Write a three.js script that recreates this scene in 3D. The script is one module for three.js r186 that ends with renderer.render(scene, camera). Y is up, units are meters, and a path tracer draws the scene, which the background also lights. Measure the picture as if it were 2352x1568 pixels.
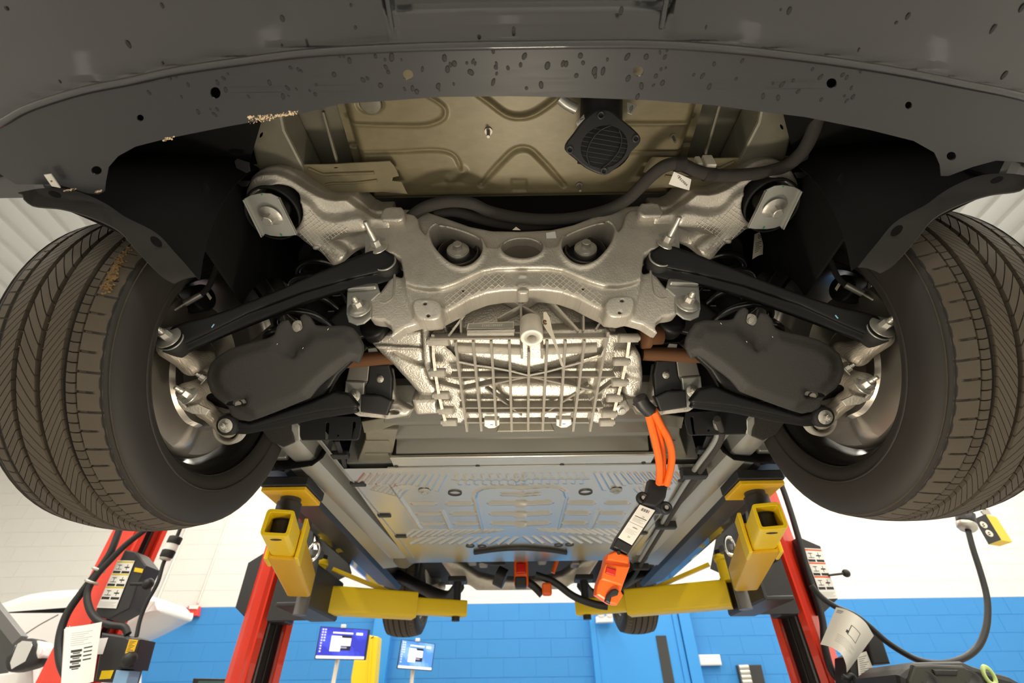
import * as THREE from 'three';
import { mergeGeometries, mergeVertices, toCreasedNormals } from 'three/addons/utils/BufferGeometryUtils.js';
import { RoundedBoxGeometry } from 'three/addons/geometries/RoundedBoxGeometry.js';
import { TessellateModifier } from 'three/addons/modifiers/TessellateModifier.js';
import { RectAreaLightUniformsLib } from 'three/addons/lights/RectAreaLightUniformsLib.js';

// ---------- camera, light, exposure ----------
const LIGHT = 62, WORK = 46;
const scene = new THREE.Scene();
const PXF = 1070, EYE = 1.0;                    // focal length in pixels of the 2352x1568 frame, lens height above the floor
const camera = new THREE.PerspectiveCamera(2 * Math.atan(784 / PXF) * 180 / Math.PI, 1.5, 0.02, 60);
camera.position.set(-0.023, EYE, 0);
camera.rotation.order = 'YXZ';
camera.rotation.set(38.66 * Math.PI / 180, 0.18 * Math.PI / 180, -0.715 * Math.PI / 180);
camera.focus = 1.0;
camera.userData.fStop = 4.0;
camera.setFocalLength && (camera.filmGauge = 36);
camera.updateMatrixWorld(true);
const renderer = new THREE.WebGLRenderer();
renderer.toneMapping = THREE.LinearToneMapping;
renderer.toneMappingExposure = 1.06;
renderer.shadowMap.enabled = true;
RectAreaLightUniformsLib.init();
scene.background = new THREE.Color(0x0b0c0d);

// ---------- helpers ----------
const V = (x, y, z) => new THREE.Vector3(x, y, z);
const rad = d => d * Math.PI / 180;
let seed = 7; const rnd = () => { seed = (seed * 1664525 + 1013904223) >>> 0; return seed / 4294967296; };
const taken = new Map();
function numbered(n) { const k = taken.get(n) || 0; taken.set(n, k + 1); return k ? n + '_' + String(k).padStart(3, '0') : n; }
const shade = o => { o.castShadow = o.receiveShadow = true; return o; };
function thing(name, label, category, [x, y, z] = [0, 0, 0], group) {
  const o = new THREE.Group(); o.name = numbered(name); o.position.set(x, y, z); scene.add(o);
  o.userData = { label, category }; if (group) o.userData.group = group; o.updateMatrixWorld(); return o;
}
// a part whose geometry is written in world coordinates
function part(name, geo, mat, parent, label) {
  const m = shade(new THREE.Mesh(geo, mat)); m.name = name; parent.add(m);
  parent.updateWorldMatrix(true, false);
  m.applyMatrix4(parent.matrixWorld.clone().invert()); m.updateMatrixWorld(true);
  if (label) m.userData.label = label; return m;
}
function struct(name, geo, mat) { const m = shade(new THREE.Mesh(geo, mat)); m.name = name; m.userData.kind = 'structure'; scene.add(m); m.updateMatrixWorld(); return m; }
function solo(name, geo, mat, label, category, group) { const m = shade(new THREE.Mesh(geo, mat)); m.name = numbered(name); m.userData = { label, category }; if (group) m.userData.group = group; scene.add(m); m.updateMatrixWorld(); return m; }
const merge = a => { const l = a.flat().filter(Boolean).map(g => { const h = g.index ? g.toNonIndexed() : g.clone(); for (const k of Object.keys(h.attributes)) if (!['position', 'normal', 'uv'].includes(k)) h.deleteAttribute(k); if (!h.attributes.uv) h.setAttribute('uv', new THREE.BufferAttribute(new Float32Array(h.attributes.position.count * 2), 2)); if (!h.attributes.normal) h.computeVertexNormals(); return h; }); return l.length === 1 ? l[0] : mergeGeometries(l); };
function mirror(g) { const h = (g.index ? g.toNonIndexed() : g.clone()); const p = h.attributes.position, n = h.attributes.normal, t = h.attributes.uv;
  const swap = (a, s) => { for (let i = 0; i < a.count; i += 3) for (let c = 0; c < a.itemSize; c++) { const j = (i + 1) * s + c, k = (i + 2) * s + c, x = a.array[j]; a.array[j] = a.array[k]; a.array[k] = x; } };
  for (let i = 0; i < p.count; i++) { p.setX(i, -p.getX(i)); if (n) n.setX(i, -n.getX(i)); }
  swap(p, 3); if (n) swap(n, 3); if (t) swap(t, 2); return h; }
function LR(name, geo, mat, parent, label) { const P = Array.isArray(parent) ? parent : [parent, parent]; return [part(name, geo, mat, P[0], label), part(name, mirror(geo), mat, P[1], label)]; }

// pixel of the photograph -> direction; the distance always comes from a plane the thing lies in
const dirOf = (x, y) => V(x - 1176, 784 - y, -PXF).applyEuler(camera.rotation);
const onPlane = (px, py, o, n) => { const d = dirOf(px, py), c = camera.position; return d.clone().multiplyScalar(n.dot(o.clone().sub(c)) / n.dot(d)).add(c); };
const atD = (px, py, D) => onPlane(px, py, V(0, 0, -D), V(0, 0, 1));
const atY = (px, py, y) => onPlane(px, py, V(0, EYE + y, 0), V(0, 1, 0));
const atX = (px, py, x) => onPlane(px, py, V(x, 0, 0), V(1, 0, 0));
const crop = (x0, y0, s) => pts => pts.map(([x, y, ...r]) => [x0 + x / s, y0 + y / s, ...r]);
const cA = crop(0, 0, 2.94), cB = crop(780, 0, 2.94), cC = crop(1552, 0, 2.94), cD = crop(0, 430, 3.563), cE = crop(500, 350, 4.48), cF = crop(900, 400, 3.92);
const cK = crop(250, 600, 3.137), cL = crop(780, 650, 2.868), cN = crop(1450, 600, 3.136), cQ = crop(600, 920, 3.137), cR = crop(1150, 920, 3.136), cS = crop(0, 1000, 2.76), cT = crop(400, 1080, 3.213), cU = crop(1700, 1000, 2.76);
// a plane with its own axes; o given as height above the lens and distance in front of it
function frame(x, y, D, n) { const N = n.clone().normalize(); const ref = Math.abs(N.x) > 0.9 ? V(0, 0, -1) : V(1, 0, 0); const u = ref.clone().addScaledVector(N, -ref.dot(N)).normalize(); const v = N.clone().cross(u); return { o: V(x, EYE + y, -D), u, v, n: N, m: new THREE.Matrix4().makeBasis(u, v, N).setPosition(V(x, EYE + y, -D)) }; }
const uvOf = (fr, px, py, w = 0) => { const p = onPlane(px, py, fr.o.clone().addScaledVector(fr.n, w), fr.n).sub(fr.o); return [p.dot(fr.u), p.dot(fr.v)]; };
const fromUV = (fr, u, v, w = 0) => fr.o.clone().addScaledVector(fr.u, u).addScaledVector(fr.v, v).addScaledVector(fr.n, w);
const onF = (fr, px, py, w = 0) => fromUV(fr, ...uvOf(fr, px, py, w), w);
const smooth = (pts, n = 6, closed = true) => { const c = new THREE.CatmullRomCurve3(pts.map(p => V(p[0], p[1], 0)), closed, 'centripetal'); return c.getPoints(pts.length * n).slice(0, closed ? -1 : undefined).map(p => [p.x, p.y]); };
// a plate in a plane, outlines in pixels, extruded away from the viewer by t, front at w
function plate(fr, pts, { holes = [], t = 0.003, w = 0, bevel = 0.0008, uvs = false, seg = 2 } = {}) {
  const to = a => a.map(([x, y]) => new THREE.Vector2(...(uvs ? [x, y] : uvOf(fr, x, y, w))));
  const s = new THREE.Shape(to(pts)); for (const h of holes) s.holes.push(new THREE.Path(to(h)));
  const b = Math.min(bevel, t * 0.45);
  const g = new THREE.ExtrudeGeometry(s, { depth: Math.max(t - 2 * b, 1e-4), bevelEnabled: b > 0, bevelThickness: b, bevelSize: b, bevelOffset: -b, bevelSegments: seg, curveSegments: 8 });
  g.translate(0, 0, w - t + b); g.applyMatrix4(fr.m); return g;
}
const disc = (cx, cy, rx, ry = rx, n = 16, rot = 0) => [...Array(n)].map((_, i) => { const a = i / n * 2 * Math.PI, c = Math.cos(a) * rx, s = Math.sin(a) * ry; return [cx + c * Math.cos(rot) - s * Math.sin(rot), cy + c * Math.sin(rot) + s * Math.cos(rot)]; });
const box = (w, h, d, c, r = 0.002) => { const g = r > 0 ? new RoundedBoxGeometry(w, h, d, 2, Math.min(r, w * .45, h * .45, d * .45)) : new THREE.BoxGeometry(w, h, d); return c ? g.translate(c.x, c.y, c.z) : g; };
const plainBox = (w, h, d, c) => new THREE.BoxGeometry(w, h, d).translate(c.x, c.y, c.z);
function orient(g, p, axis) { return g.applyMatrix4(new THREE.Matrix4().compose(p, new THREE.Quaternion().setFromUnitVectors(V(0, 1, 0), axis.clone().normalize()), V(1, 1, 1))); }   // y axis -> axis
const cyl = (p, axis, r0, r1, h, n = 24) => orient(new THREE.CylinderGeometry(r1, r0, h, n).translate(0, h / 2, 0), p, axis);
const lathe = (p, axis, prof, n = 32) => orient(new THREE.LatheGeometry(prof.map(([r, h]) => new THREE.Vector2(r, h)), n), p, axis);
const crease = (g, a = 0.6) => toCreasedNormals(g.index ? g.toNonIndexed() : g, a);
// bar between two points with a rectangular section
function bar(a, b, w, h, up = V(0, 1, 0), r = 0.002, ext = 0) { const d = b.clone().sub(a), L = d.length() + ext * 2; const z = d.normalize(), x = up.clone().cross(z).normalize(), y = z.clone().cross(x); const g = r > 0 ? new RoundedBoxGeometry(w, h, L, 2, Math.min(r, w * .45, h * .45)) : new THREE.BoxGeometry(w, h, L); return g.applyMatrix4(new THREE.Matrix4().makeBasis(x, y, z).setPosition(a.clone().add(b).multiplyScalar(0.5))); }
function tube(pts, r, { n = 60, m = 10, closed = false, tension } = {}) { const c = new THREE.CatmullRomCurve3(pts, closed, 'centripetal'); const g = new THREE.TubeGeometry(c, n, r, m, closed); if (closed) return g; const caps = [0, 1].map(t => { const p = c.getPointAt(t), d = c.getTangentAt(t); return cyl(p.clone().addScaledVector(d, -0.0005), d, r, r, 0.001, m); }); return merge([g, ...caps]); }
// grid of world points -> sheet with thickness
function loft(rows, t = 0, flip = false) {
  const R = rows.length, C = rows[0].length, pos = [], uv = [], idx = [];
  rows.forEach((r, i) => r.forEach((p, j) => { pos.push(p.x, p.y, p.z); uv.push(j / (C - 1), i / (R - 1)); }));
  for (let i = 0; i < R - 1; i++) for (let j = 0; j < C - 1; j++) { const a = i * C + j, b = a + 1, c = a + C, d = c + 1; flip ? idx.push(a, b, c, b, d, c) : idx.push(a, c, b, b, c, d); }
  let g = new THREE.BufferGeometry(); g.setAttribute('position', new THREE.Float32BufferAttribute(pos, 3)); g.setAttribute('uv', new THREE.Float32BufferAttribute(uv, 2)); g.setIndex(idx); g.computeVertexNormals();
  if (!t) return g;
  const n = g.attributes.normal, N = R * C, P2 = pos.slice(), U2 = uv.concat(uv), I2 = idx.slice();
  for (let i = 0; i < N; i++) P2.push(pos[3 * i] - n.getX(i) * t, pos[3 * i + 1] - n.getY(i) * t, pos[3 * i + 2] - n.getZ(i) * t);
  for (let k = 0; k < idx.length; k += 3) I2.push(idx[k] + N, idx[k + 2] + N, idx[k + 1] + N);
  const edge = (a, b) => flip ? I2.push(a, a + N, b, b, a + N, b + N) : I2.push(a, b, a + N, b, b + N, a + N);
  for (let j = 0; j < C - 1; j++) { edge(j, j + 1); edge((R - 1) * C + j + 1, (R - 1) * C + j); }
  for (let i = 0; i < R - 1; i++) { edge((i + 1) * C, i * C); edge(i * C + C - 1, (i + 1) * C + C - 1); }
  g = new THREE.BufferGeometry(); g.setAttribute('position', new THREE.Float32BufferAttribute(P2, 3)); g.setAttribute('uv', new THREE.Float32BufferAttribute(U2, 2)); g.setIndex(I2);
  return crease(g, 0.7);
}
const resample = (pts, n) => { const c = new THREE.CatmullRomCurve3(pts, false, 'centripetal'); return c.getSpacedPoints(n); };
const ribbon = (A, B, n = 30, t = 0.002, flip = false, bow = 0) => { const a = resample(A, n), b = resample(B, n); const rows = [0, .25, .5, .75, 1].map(k => a.map((p, i) => p.clone().lerp(b[i], k).add(V(0, bow * Math.sin(k * Math.PI), 0)))); return loft(rows, t, flip); };
// signed distance to a polygon
function sdPoly(P) { const n = P.length; return (x, y) => { let d = 1e9, s = 1; for (let i = 0, j = n - 1; i < n; j = i++) { const ax = P[i][0], ay = P[i][1], ex = P[j][0] - ax, ey = P[j][1] - ay, wx = x - ax, wy = y - ay; const t = Math.max(0, Math.min(1, (wx * ex + wy * ey) / (ex * ex + ey * ey + 1e-12))); const bx = wx - ex * t, by = wy - ey * t; d = Math.min(d, bx * bx + by * by); const c1 = y >= ay, c2 = y < P[j][1], c3 = ex * wy > ey * wx; if ((c1 && c2 && c3) || (!c1 && !c2 && !c3)) s = -s; } return s * Math.sqrt(d); }; }
function sdLine(P) { return (x, y) => { let d = 1e9; for (let i = 0; i < P.length - 1; i++) { const ax = P[i][0], ay = P[i][1], ex = P[i + 1][0] - ax, ey = P[i + 1][1] - ay, wx = x - ax, wy = y - ay; const t = Math.max(0, Math.min(1, (wx * ex + wy * ey) / (ex * ex + ey * ey + 1e-12))); const bx = wx - ex * t, by = wy - ey * t; d = Math.min(d, bx * bx + by * by); } return Math.sqrt(d); }; }
// surface nets on a regular grid: field(i,j,k) given as a Float32Array
function nets(F, nx, ny, nz, x0, y0, z0, h) {
  const id = new Int32Array(nx * ny * nz).fill(-1), pos = [], idx = []; const at = (i, j, k) => (k * ny + j) * nx + i;
  const ox = [0, 1, 0, 1, 0, 1, 0, 1], oy = [0, 0, 1, 1, 0, 0, 1, 1], oz = [0, 0, 0, 0, 1, 1, 1, 1];
  const E = [[0, 1], [2, 3], [4, 5], [6, 7], [0, 2], [1, 3], [4, 6], [5, 7], [0, 4], [1, 5], [2, 6], [3, 7]]; const v = new Float32Array(8);
  for (let k = 0; k < nz - 1; k++) for (let j = 0; j < ny - 1; j++) for (let i = 0; i < nx - 1; i++) {
    let m = 0; for (let c = 0; c < 8; c++) { v[c] = F[at(i + ox[c], j + oy[c], k + oz[c])]; if (v[c] < 0) m |= 1 << c; }
    if (m === 0 || m === 255) continue;
    let X = 0, Y = 0, Z = 0, n = 0; for (const [a, b] of E) if ((v[a] < 0) !== (v[b] < 0)) { const t = v[a] / (v[a] - v[b]); X += ox[a] + (ox[b] - ox[a]) * t; Y += oy[a] + (oy[b] - oy[a]) * t; Z += oz[a] + (oz[b] - oz[a]) * t; n++; }
    id[at(i, j, k)] = pos.length / 3; pos.push(x0 + (i + X / n) * h, y0 + (j + Y / n) * h, z0 + (k + Z / n) * h);
  }
  const q = (a, b, c, d, s) => { if (a < 0 || b < 0 || c < 0 || d < 0) return; s ? idx.push(a, b, c, a, c, d) : idx.push(a, c, b, a, d, c); };
  for (let k = 1; k < nz - 1; k++) for (let j = 1; j < ny - 1; j++) for (let i = 1; i < nx - 1; i++) {
    const f = F[at(i, j, k)] < 0;
    if (f !== (F[at(i + 1, j, k)] < 0)) q(id[at(i, j - 1, k - 1)], id[at(i, j, k - 1)], id[at(i, j, k)], id[at(i, j - 1, k)], f);
    if (f !== (F[at(i, j + 1, k)] < 0)) q(id[at(i - 1, j, k - 1)], id[at(i - 1, j, k)], id[at(i, j, k)], id[at(i, j, k - 1)], f);
    if (f !== (F[at(i, j, k + 1)] < 0)) q(id[at(i - 1, j - 1, k)], id[at(i, j - 1, k)], id[at(i, j, k)], id[at(i - 1, j, k)], f);
  }
  const g = new THREE.BufferGeometry(); g.setAttribute('position', new THREE.Float32BufferAttribute(pos, 3)); g.setIndex(idx); g.computeVertexNormals();
  const uv = new Float32Array(pos.length / 3 * 2); for (let i = 0; i < pos.length / 3; i++) { uv[2 * i] = pos[3 * i]; uv[2 * i + 1] = pos[3 * i + 1]; } g.setAttribute('uv', new THREE.BufferAttribute(uv, 2));
  return g;
}
const smin = (a, b, k) => { if (k <= 0) return Math.min(a, b); const h = Math.max(k - Math.abs(a - b), 0) / k; return Math.min(a, b) - h * h * k / 4; };
// castings: layers of outlines in a plane, each from depth w0 to w1, rounded, joined or cut smoothly
function cast(fr, cell, layers, { sym = false, pad = 0.012 } = {}) {
  let U0 = 1e9, U1 = -1e9, V0 = 1e9, V1 = -1e9, W0 = 1e9, W1 = -1e9;
  const L = layers.map(l => { const P = l.uv || (l.smooth ? smooth(l.p, l.smooth) : l.p).map(([x, y]) => uvOf(fr, x, y, l.at ?? l.w[1]));
    if (l.op !== 'sub') { for (const [a, b] of P) { U0 = Math.min(U0, a); U1 = Math.max(U1, a); V0 = Math.min(V0, b); V1 = Math.max(V1, b); } W0 = Math.min(W0, l.w[0]); W1 = Math.max(W1, l.w[1]); } return { ...l, sd: sdPoly(P) }; });
  if (sym) U1 = -U0; U0 -= pad; U1 += pad; V0 -= pad; V1 += pad; W0 -= pad; W1 += pad;
  const nx = Math.ceil((U1 - U0) / cell) + 1, ny = Math.ceil((V1 - V0) / cell) + 1, nz = Math.ceil((W1 - W0) / cell) + 1;
  const S = L.map(l => { const a = new Float32Array(nx * ny); for (let j = 0; j < ny; j++) for (let i = 0; i < nx; i++) { const u = U0 + i * cell; a[j * nx + i] = l.sd(sym ? -Math.abs(u) : u, V0 + j * cell); } return a; });
  const F = new Float32Array(nx * ny * nz);
  for (let k = 0; k < nz; k++) { const w = W0 + k * cell; for (let q = 0; q < nx * ny; q++) { let d = 1e3;
    for (let a = 0; a < L.length; a++) { const l = L[a], r = l.r ?? 0.004, sl = l.slope || 0; const d2 = S[a][q] + r + sl * (l.w[1] - w), dw = Math.max(l.w[0] - w, w - l.w[1]) + r; const e = Math.min(Math.max(d2, dw), 0) + Math.hypot(Math.max(d2, 0), Math.max(dw, 0)) - r;
      d = l.op === 'sub' ? -smin(-d, e, l.k ?? 0.004) : smin(d, e, l.k ?? 0.006); }
    F[k * nx * ny + q] = d; } }
  const g = nets(F, nx, ny, nz, U0, V0, W0, cell); g.applyMatrix4(fr.m); return g;
}
// bodies of tapered capsules joined smoothly: [[p, r], [p, r]] pairs
function blob(bones, cell = 0.005, k = 0.012, cuts = []) {
  const lo = V(1e9, 1e9, 1e9), hi = V(-1e9, -1e9, -1e9); for (const b of bones) for (const [p, r] of b) { lo.min(p.clone().subScalar(r + 2 * cell)); hi.max(p.clone().addScalar(r + 2 * cell)); }
  const nx = Math.ceil((hi.x - lo.x) / cell) + 1, ny = Math.ceil((hi.y - lo.y) / cell) + 1, nz = Math.ceil((hi.z - lo.z) / cell) + 1, F = new Float32Array(nx * ny * nz);
  const cap = (b, x, y, z) => { const [[a, r0], [c, r1]] = b; const ex = c.x - a.x, ey = c.y - a.y, ez = c.z - a.z, t = Math.max(0, Math.min(1, ((x - a.x) * ex + (y - a.y) * ey + (z - a.z) * ez) / (ex * ex + ey * ey + ez * ez + 1e-12))); return Math.hypot(x - a.x - ex * t, y - a.y - ey * t, z - a.z - ez * t) - r0 - (r1 - r0) * t; };
  let q = 0; for (let kk = 0; kk < nz; kk++) for (let j = 0; j < ny; j++) for (let i = 0; i < nx; i++) { const x = lo.x + i * cell, y = lo.y + j * cell, z = lo.z + kk * cell; let d = 1e3; for (const b of bones) d = smin(d, cap(b, x, y, z), k); for (const b of cuts) d = Math.max(d, -cap(b, x, y, z)); F[q++] = d; }
  return nets(F, nx, ny, nz, lo.x, lo.y, lo.z, cell);
}
// a pressed panel: grid in a plane with relief; lines / areas in pixels raise or sink it
function pressed(fr, u0, u1, v0, v1, cell, feats, extra) {
  const fs = feats.map(f => { const P = (f.smooth ? smooth(f.p, 6, !f.line) : f.p).map(([x, y]) => uvOf(fr, x, y)); return { ...f, sd: f.line ? sdLine(P) : sdPoly(P), lo: [Math.min(...P.map(p => p[0])) - .03, Math.min(...P.map(p => p[1])) - .03], hi: [Math.max(...P.map(p => p[0])) + .03, Math.max(...P.map(p => p[1])) + .03] }; });
  const nu = Math.round((u1 - u0) / cell), nv = Math.round((v1 - v0) / cell), rows = [];
  for (let j = 0; j <= nv; j++) { const row = []; for (let i = 0; i <= nu; i++) { const u = u0 + (u1 - u0) * i / nu, v = v0 + (v1 - v0) * j / nv; let w = extra ? extra(u, v) : 0;
    for (const f of fs) { if (u < f.lo[0] || v < f.lo[1] || u > f.hi[0] || v > f.hi[1]) continue; const d = f.sd(u, v) - (f.line ? f.hw : 0); const e = f.soft ?? 0.006; const t = Math.max(0, Math.min(1, 0.5 - d / e)); w += f.h * t * t * (3 - 2 * t); }
    row.push(fromUV(fr, u, v, w)); } rows.push(row); }
  return loft(rows, 0, true);
}
// hex bolt along axis, from its seat at p outward
function boltGeo(p, axis, s = 0.008, { flange = 1.9, head = 1.1, stud = 0, washer = 0 } = {}) {
  const a = axis.clone().normalize(), g = []; let h = 0; const at = d => p.clone().addScaledVector(a, d);
  if (washer) { g.push(lathe(at(0), a, [[0, 0], [washer * s, 0], [washer * s, s * .22], [washer * s * .95, s * .28], [0, s * .28]], 28)); h = s * .25; }
  if (flange) { g.push(lathe(at(h), a, [[0, 0], [flange * s, 0], [flange * s, s * .16], [flange * s * .9, s * .3], [s * 1.05, s * .45], [0, s * .45]], 28)); h += s * .3; }
  g.push(orient(new THREE.CylinderGeometry(s * .93, s, s * head, 6).translate(0, s * head / 2, 0), at(h), a)); h += s * head;
  g.push(lathe(at(h - s * .02), a, [[s * .86, 0], [s * .7, s * .1], [0, s * .1]], 24));
  if (stud) g.push(lathe(at(h), a, [[s * .55, 0], [s * .55, stud * s * .45], [s * .48, stud * s * .5], [s * .42, stud * s * .97], [s * .34, stud * s], [0, stud * s]], 20));
  return crease(merge(g), 0.5);
}

// ---------- textures and materials ----------
const perm = (() => { const p = [...Array(256).keys()]; for (let i = 255; i > 0; i--) { const j = Math.floor(rnd() * (i + 1)); [p[i], p[j]] = [p[j], p[i]]; } return p.concat(p); })();
const hash = (x, y) => perm[(perm[x & 255] + y) & 255] / 255;
function vnoise(x, y, P) { const xi = Math.floor(x), yi = Math.floor(y), fx = x - xi, fy = y - yi, a = fx * fx * (3 - 2 * fx), b = fy * fy * (3 - 2 * fy), w = k => ((k % P) + P) % P; const h = (i, j) => hash(w(xi + i), w(yi + j)); return (h(0, 0) * (1 - a) + h(1, 0) * a) * (1 - b) + (h(0, 1) * (1 - a) + h(1, 1) * a) * b; }
const fbm = (u, v, base, oct) => { let s = 0, a = 1, t = 0; for (let o = 0; o < oct; o++) { const P = base << o; s += a * vnoise(u * P, v * P, P); t += a; a *= .55; } return s / t; };
function dataTex(n, fn, { color = false, rep = [1, 1] } = {}) { const d = new Uint8Array(n * n * 4); for (let j = 0; j < n; j++) for (let i = 0; i < n; i++) { const c = fn(i / n, j / n); for (let k = 0; k < 3; k++) d[(j * n + i) * 4 + k] = Math.max(0, Math.min(255, c[k] * 255)); d[(j * n + i) * 4 + 3] = 255; } const t = new THREE.DataTexture(d, n, n); t.wrapS = t.wrapT = THREE.RepeatWrapping; t.magFilter = THREE.LinearFilter; t.minFilter = THREE.LinearMipmapLinearFilter; t.generateMipmaps = true; if (color) t.colorSpace = THREE.SRGBColorSpace; t.repeat.set(...rep); t.needsUpdate = true; return t; }
const grainTex = rep => { const t = dataTex(256, (u, v) => { const g = fbm(u, v, 16, 4); return [g, g, g]; }, { rep }); return t; };
const speckTex = dataTex(512, (u, v) => { const a = fbm(u, v, 6, 5), b = hash(Math.floor(u * 512), Math.floor(v * 512) * 3 + 11); const g = .86 + .14 * a + (b > .995 ? -.18 : 0); return [g, g * .995, g * .985]; }, { color: true, rep: [6, 6] });
const castBump = grainTex([22, 22]);
const lin = (r, g, b) => new THREE.Color().setRGB(r, g, b);
const std = (c, rough, metal = 0, o = {}) => new THREE.MeshStandardMaterial({ color: c, roughness: rough, metalness: metal, ...o });
const M = {
  cast: std(lin(.66, .625, .56), .40, .55, { map: speckTex, bumpMap: castBump, bumpScale: .0006 }),
  castRough: std(lin(.70, .665, .60), .38, .68, { map: speckTex, bumpMap: castBump, bumpScale: .001 }),
  zinc: std(lin(.56, .54, .49), .4, .7), zincDark: std(lin(.30, .28, .25), .45, .75), bare: std(lin(.70, .67, .60), .5, .25),
  rust: std(lin(.13, .055, .02), .8, .2), rubber: std(lin(.012, .012, .012), .75), ringSteel: std(lin(.16, .14, .12), .4, .7),
  link: new THREE.MeshPhysicalMaterial({ color: lin(.006, .006, .006), roughness: .45, specularIntensity: .55 }),
  springCoat: new THREE.MeshPhysicalMaterial({ color: lin(.012, .012, .012), roughness: .3, clearcoat: 1, clearcoatRoughness: .15 }),
  liner: new THREE.MeshPhysicalMaterial({ color: lin(.005, .005, .005), roughness: .9, specularIntensity: .4 }), flap: std(lin(.030, .028, .025), .72, 0, { bumpMap: castBump, bumpScale: .0006 }), shield: std(lin(.021, .0195, .017), .66, 0, { bumpMap: castBump, bumpScale: .0004 }),
  black: std(lin(.012, .012, .013), .5), hose: std(lin(.042, .037, .033), .75, 0, { bumpMap: castBump, bumpScale: .0006 }),
  bumper: new THREE.MeshPhysicalMaterial({ color: lin(.012, .013, .015), roughness: .42, clearcoat: 1, clearcoatRoughness: .06 }),
  valance: new THREE.MeshPhysicalMaterial({ color: lin(.022, .023, .026), roughness: .5, clearcoat: .35, clearcoatRoughness: .25 }),
  beige: std(lin(.225, .19, .108), .42, .1, { map: speckTex }), rail: std(lin(.20, .19, .145), .45, .1, { map: speckTex }),
  under: std(lin(.02, .02, .02), .8), steel: std(lin(.40, .40, .37), .38, .55), battery: std(lin(.62, .60, .54), .24, .92), crossbar: std(lin(.20, .195, .17), .36, .5),
  tyre: std(lin(.095, .076, .053), .72, 0, { bumpMap: castBump, bumpScale: .0004 }), groove: std(lin(.012, .011, .010), .85), sidewall: std(lin(.021, .018, .015), .66),
  rimLip: new THREE.MeshPhysicalMaterial({ color: lin(.008, .008, .008), roughness: .25, clearcoat: .8 }), rimBarrel: std(lin(.05, .047, .042), .30, .6), brake: std(lin(.42, .39, .34), .34, .8),
  orange: std(lin(.86, .135, .006), .42), orangeShell: std(lin(.88, .125, .004), .33), redClip: std(lin(.55, .01, .005), .3), label: null,
  yellow: std(lin(.86, .60, .010), .4), yellowDirty: std(lin(.72, .42, .008), .45), red: new THREE.MeshPhysicalMaterial({ color: lin(.80, .040, .014), roughness: .35, clearcoat: .5 }), dark: std(lin(.035, .035, .037), .45, .2), grey: std(lin(.16, .16, .16), .4, .4),
  white: std(lin(.80, .79, .76), .6), carWhite: new THREE.MeshPhysicalMaterial({ color: lin(.82, .82, .81), roughness: .35, clearcoat: 1 }), glassDark: new THREE.MeshPhysicalMaterial({ color: lin(.01, .012, .014), roughness: .05, clearcoat: 1 }),
  blueWall: std(lin(.035, .27, .68), .45, 0, { bumpMap: castBump, bumpScale: .0015 }), blueJoint: std(lin(.030, .24, .62), .6), whiteWall: std(lin(.84, .83, .79), .55, 0, { bumpMap: castBump, bumpScale: .0015 }), whiteJoint: std(lin(.82, .81, .77), .7), blueDoor: std(lin(.035, .28, .70), .4),
  floor: new THREE.MeshPhysicalMaterial({ color: lin(.46, .45, .43), roughness: .35, clearcoat: .3, map: speckTex }), ceiling: std(lin(.74, .74, .70), .7), conduit: std(lin(.70, .70, .66), .45, .3),
  knuckle: std(lin(.36, .32, .26), .5, .45, { bumpMap: castBump, bumpScale: .001 }), drop: std(lin(.016, .016, .017), .6), hatchRib: std(lin(.72, .68, .60), .42, .4), paper: std(lin(.82, .81, .78), .8), tag: std(lin(.86, .79, .66), .7), manila: std(lin(.80, .62, .40), .75), chrome: std(lin(.75, .75, .75), .15, 1), green: std(lin(.02, .30, .14), .7), cyan: std(lin(.25, .55, .8), .7),
};
function canvasTex(w, h, draw) { const c = document.createElement('canvas'); c.width = w; c.height = h; const x = c.getContext('2d'); draw(x, w, h); const t = new THREE.CanvasTexture(c); t.colorSpace = THREE.SRGBColorSpace; return t; }
const printMat = (w, h, draw, o = {}) => std(lin(1, 1, 1), .6, 0, { map: canvasTex(w, h, draw), ...o });
// flat print: a thin card on 4 corners (tl, tr, br, bl), with thickness behind
function card(tl, tr, br, bl, t = 0.0006, bend = 0) { const rows = []; for (let j = 0; j <= 8; j++) { const r = []; for (let i = 0; i <= 8; i++) { const p = tl.clone().lerp(tr, i / 8).lerp(bl.clone().lerp(br, i / 8), j / 8); if (bend) { const n = tr.clone().sub(tl).cross(bl.clone().sub(tl)).normalize(); p.addScaledVector(n, bend * Math.sin(i / 8 * Math.PI)); } r.push(p); } rows.push(r); }
  const g = loft(rows, t, false); const uv = g.attributes.uv; for (let i = 0; i < uv.count; i++) uv.setY(i, 1 - uv.getY(i)); return g; }

// ---------- the room ----------
const WZ = -7.0, RX = 9.5, ZB = 7, CEIL = 5.6;
struct('floor', plainBox(2 * RX + .4, .2, ZB - WZ + .6, V(0, -.1, (ZB + WZ) / 2)), M.floor);
struct('ceiling', plainBox(2 * RX + .4, .2, ZB - WZ + .6, V(0, CEIL + .1, (ZB + WZ) / 2)), M.ceiling);
const deckRib = new THREE.BoxGeometry(.09, .05, ZB - WZ);
const ceiling = scene.getObjectByName('ceiling');
for (let i = 0; i < 62; i++) part('deck_rib', i ? deckRib : deckRib, M.ceiling, ceiling).position.set(-RX + .15 + i * .305, CEIL - .025, (ZB + WZ) / 2);
for (const z of [-5.2, -2.6, 0, 2.6, 5.2]) part('roof_beam', merge([plainBox(2 * RX, .02, .16, V(0, CEIL - .34, z)), plainBox(2 * RX, .26, .015, V(0, CEIL - .2, z)), plainBox(2 * RX, .02, .16, V(0, CEIL - .06, z))]), M.white, ceiling);
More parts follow.
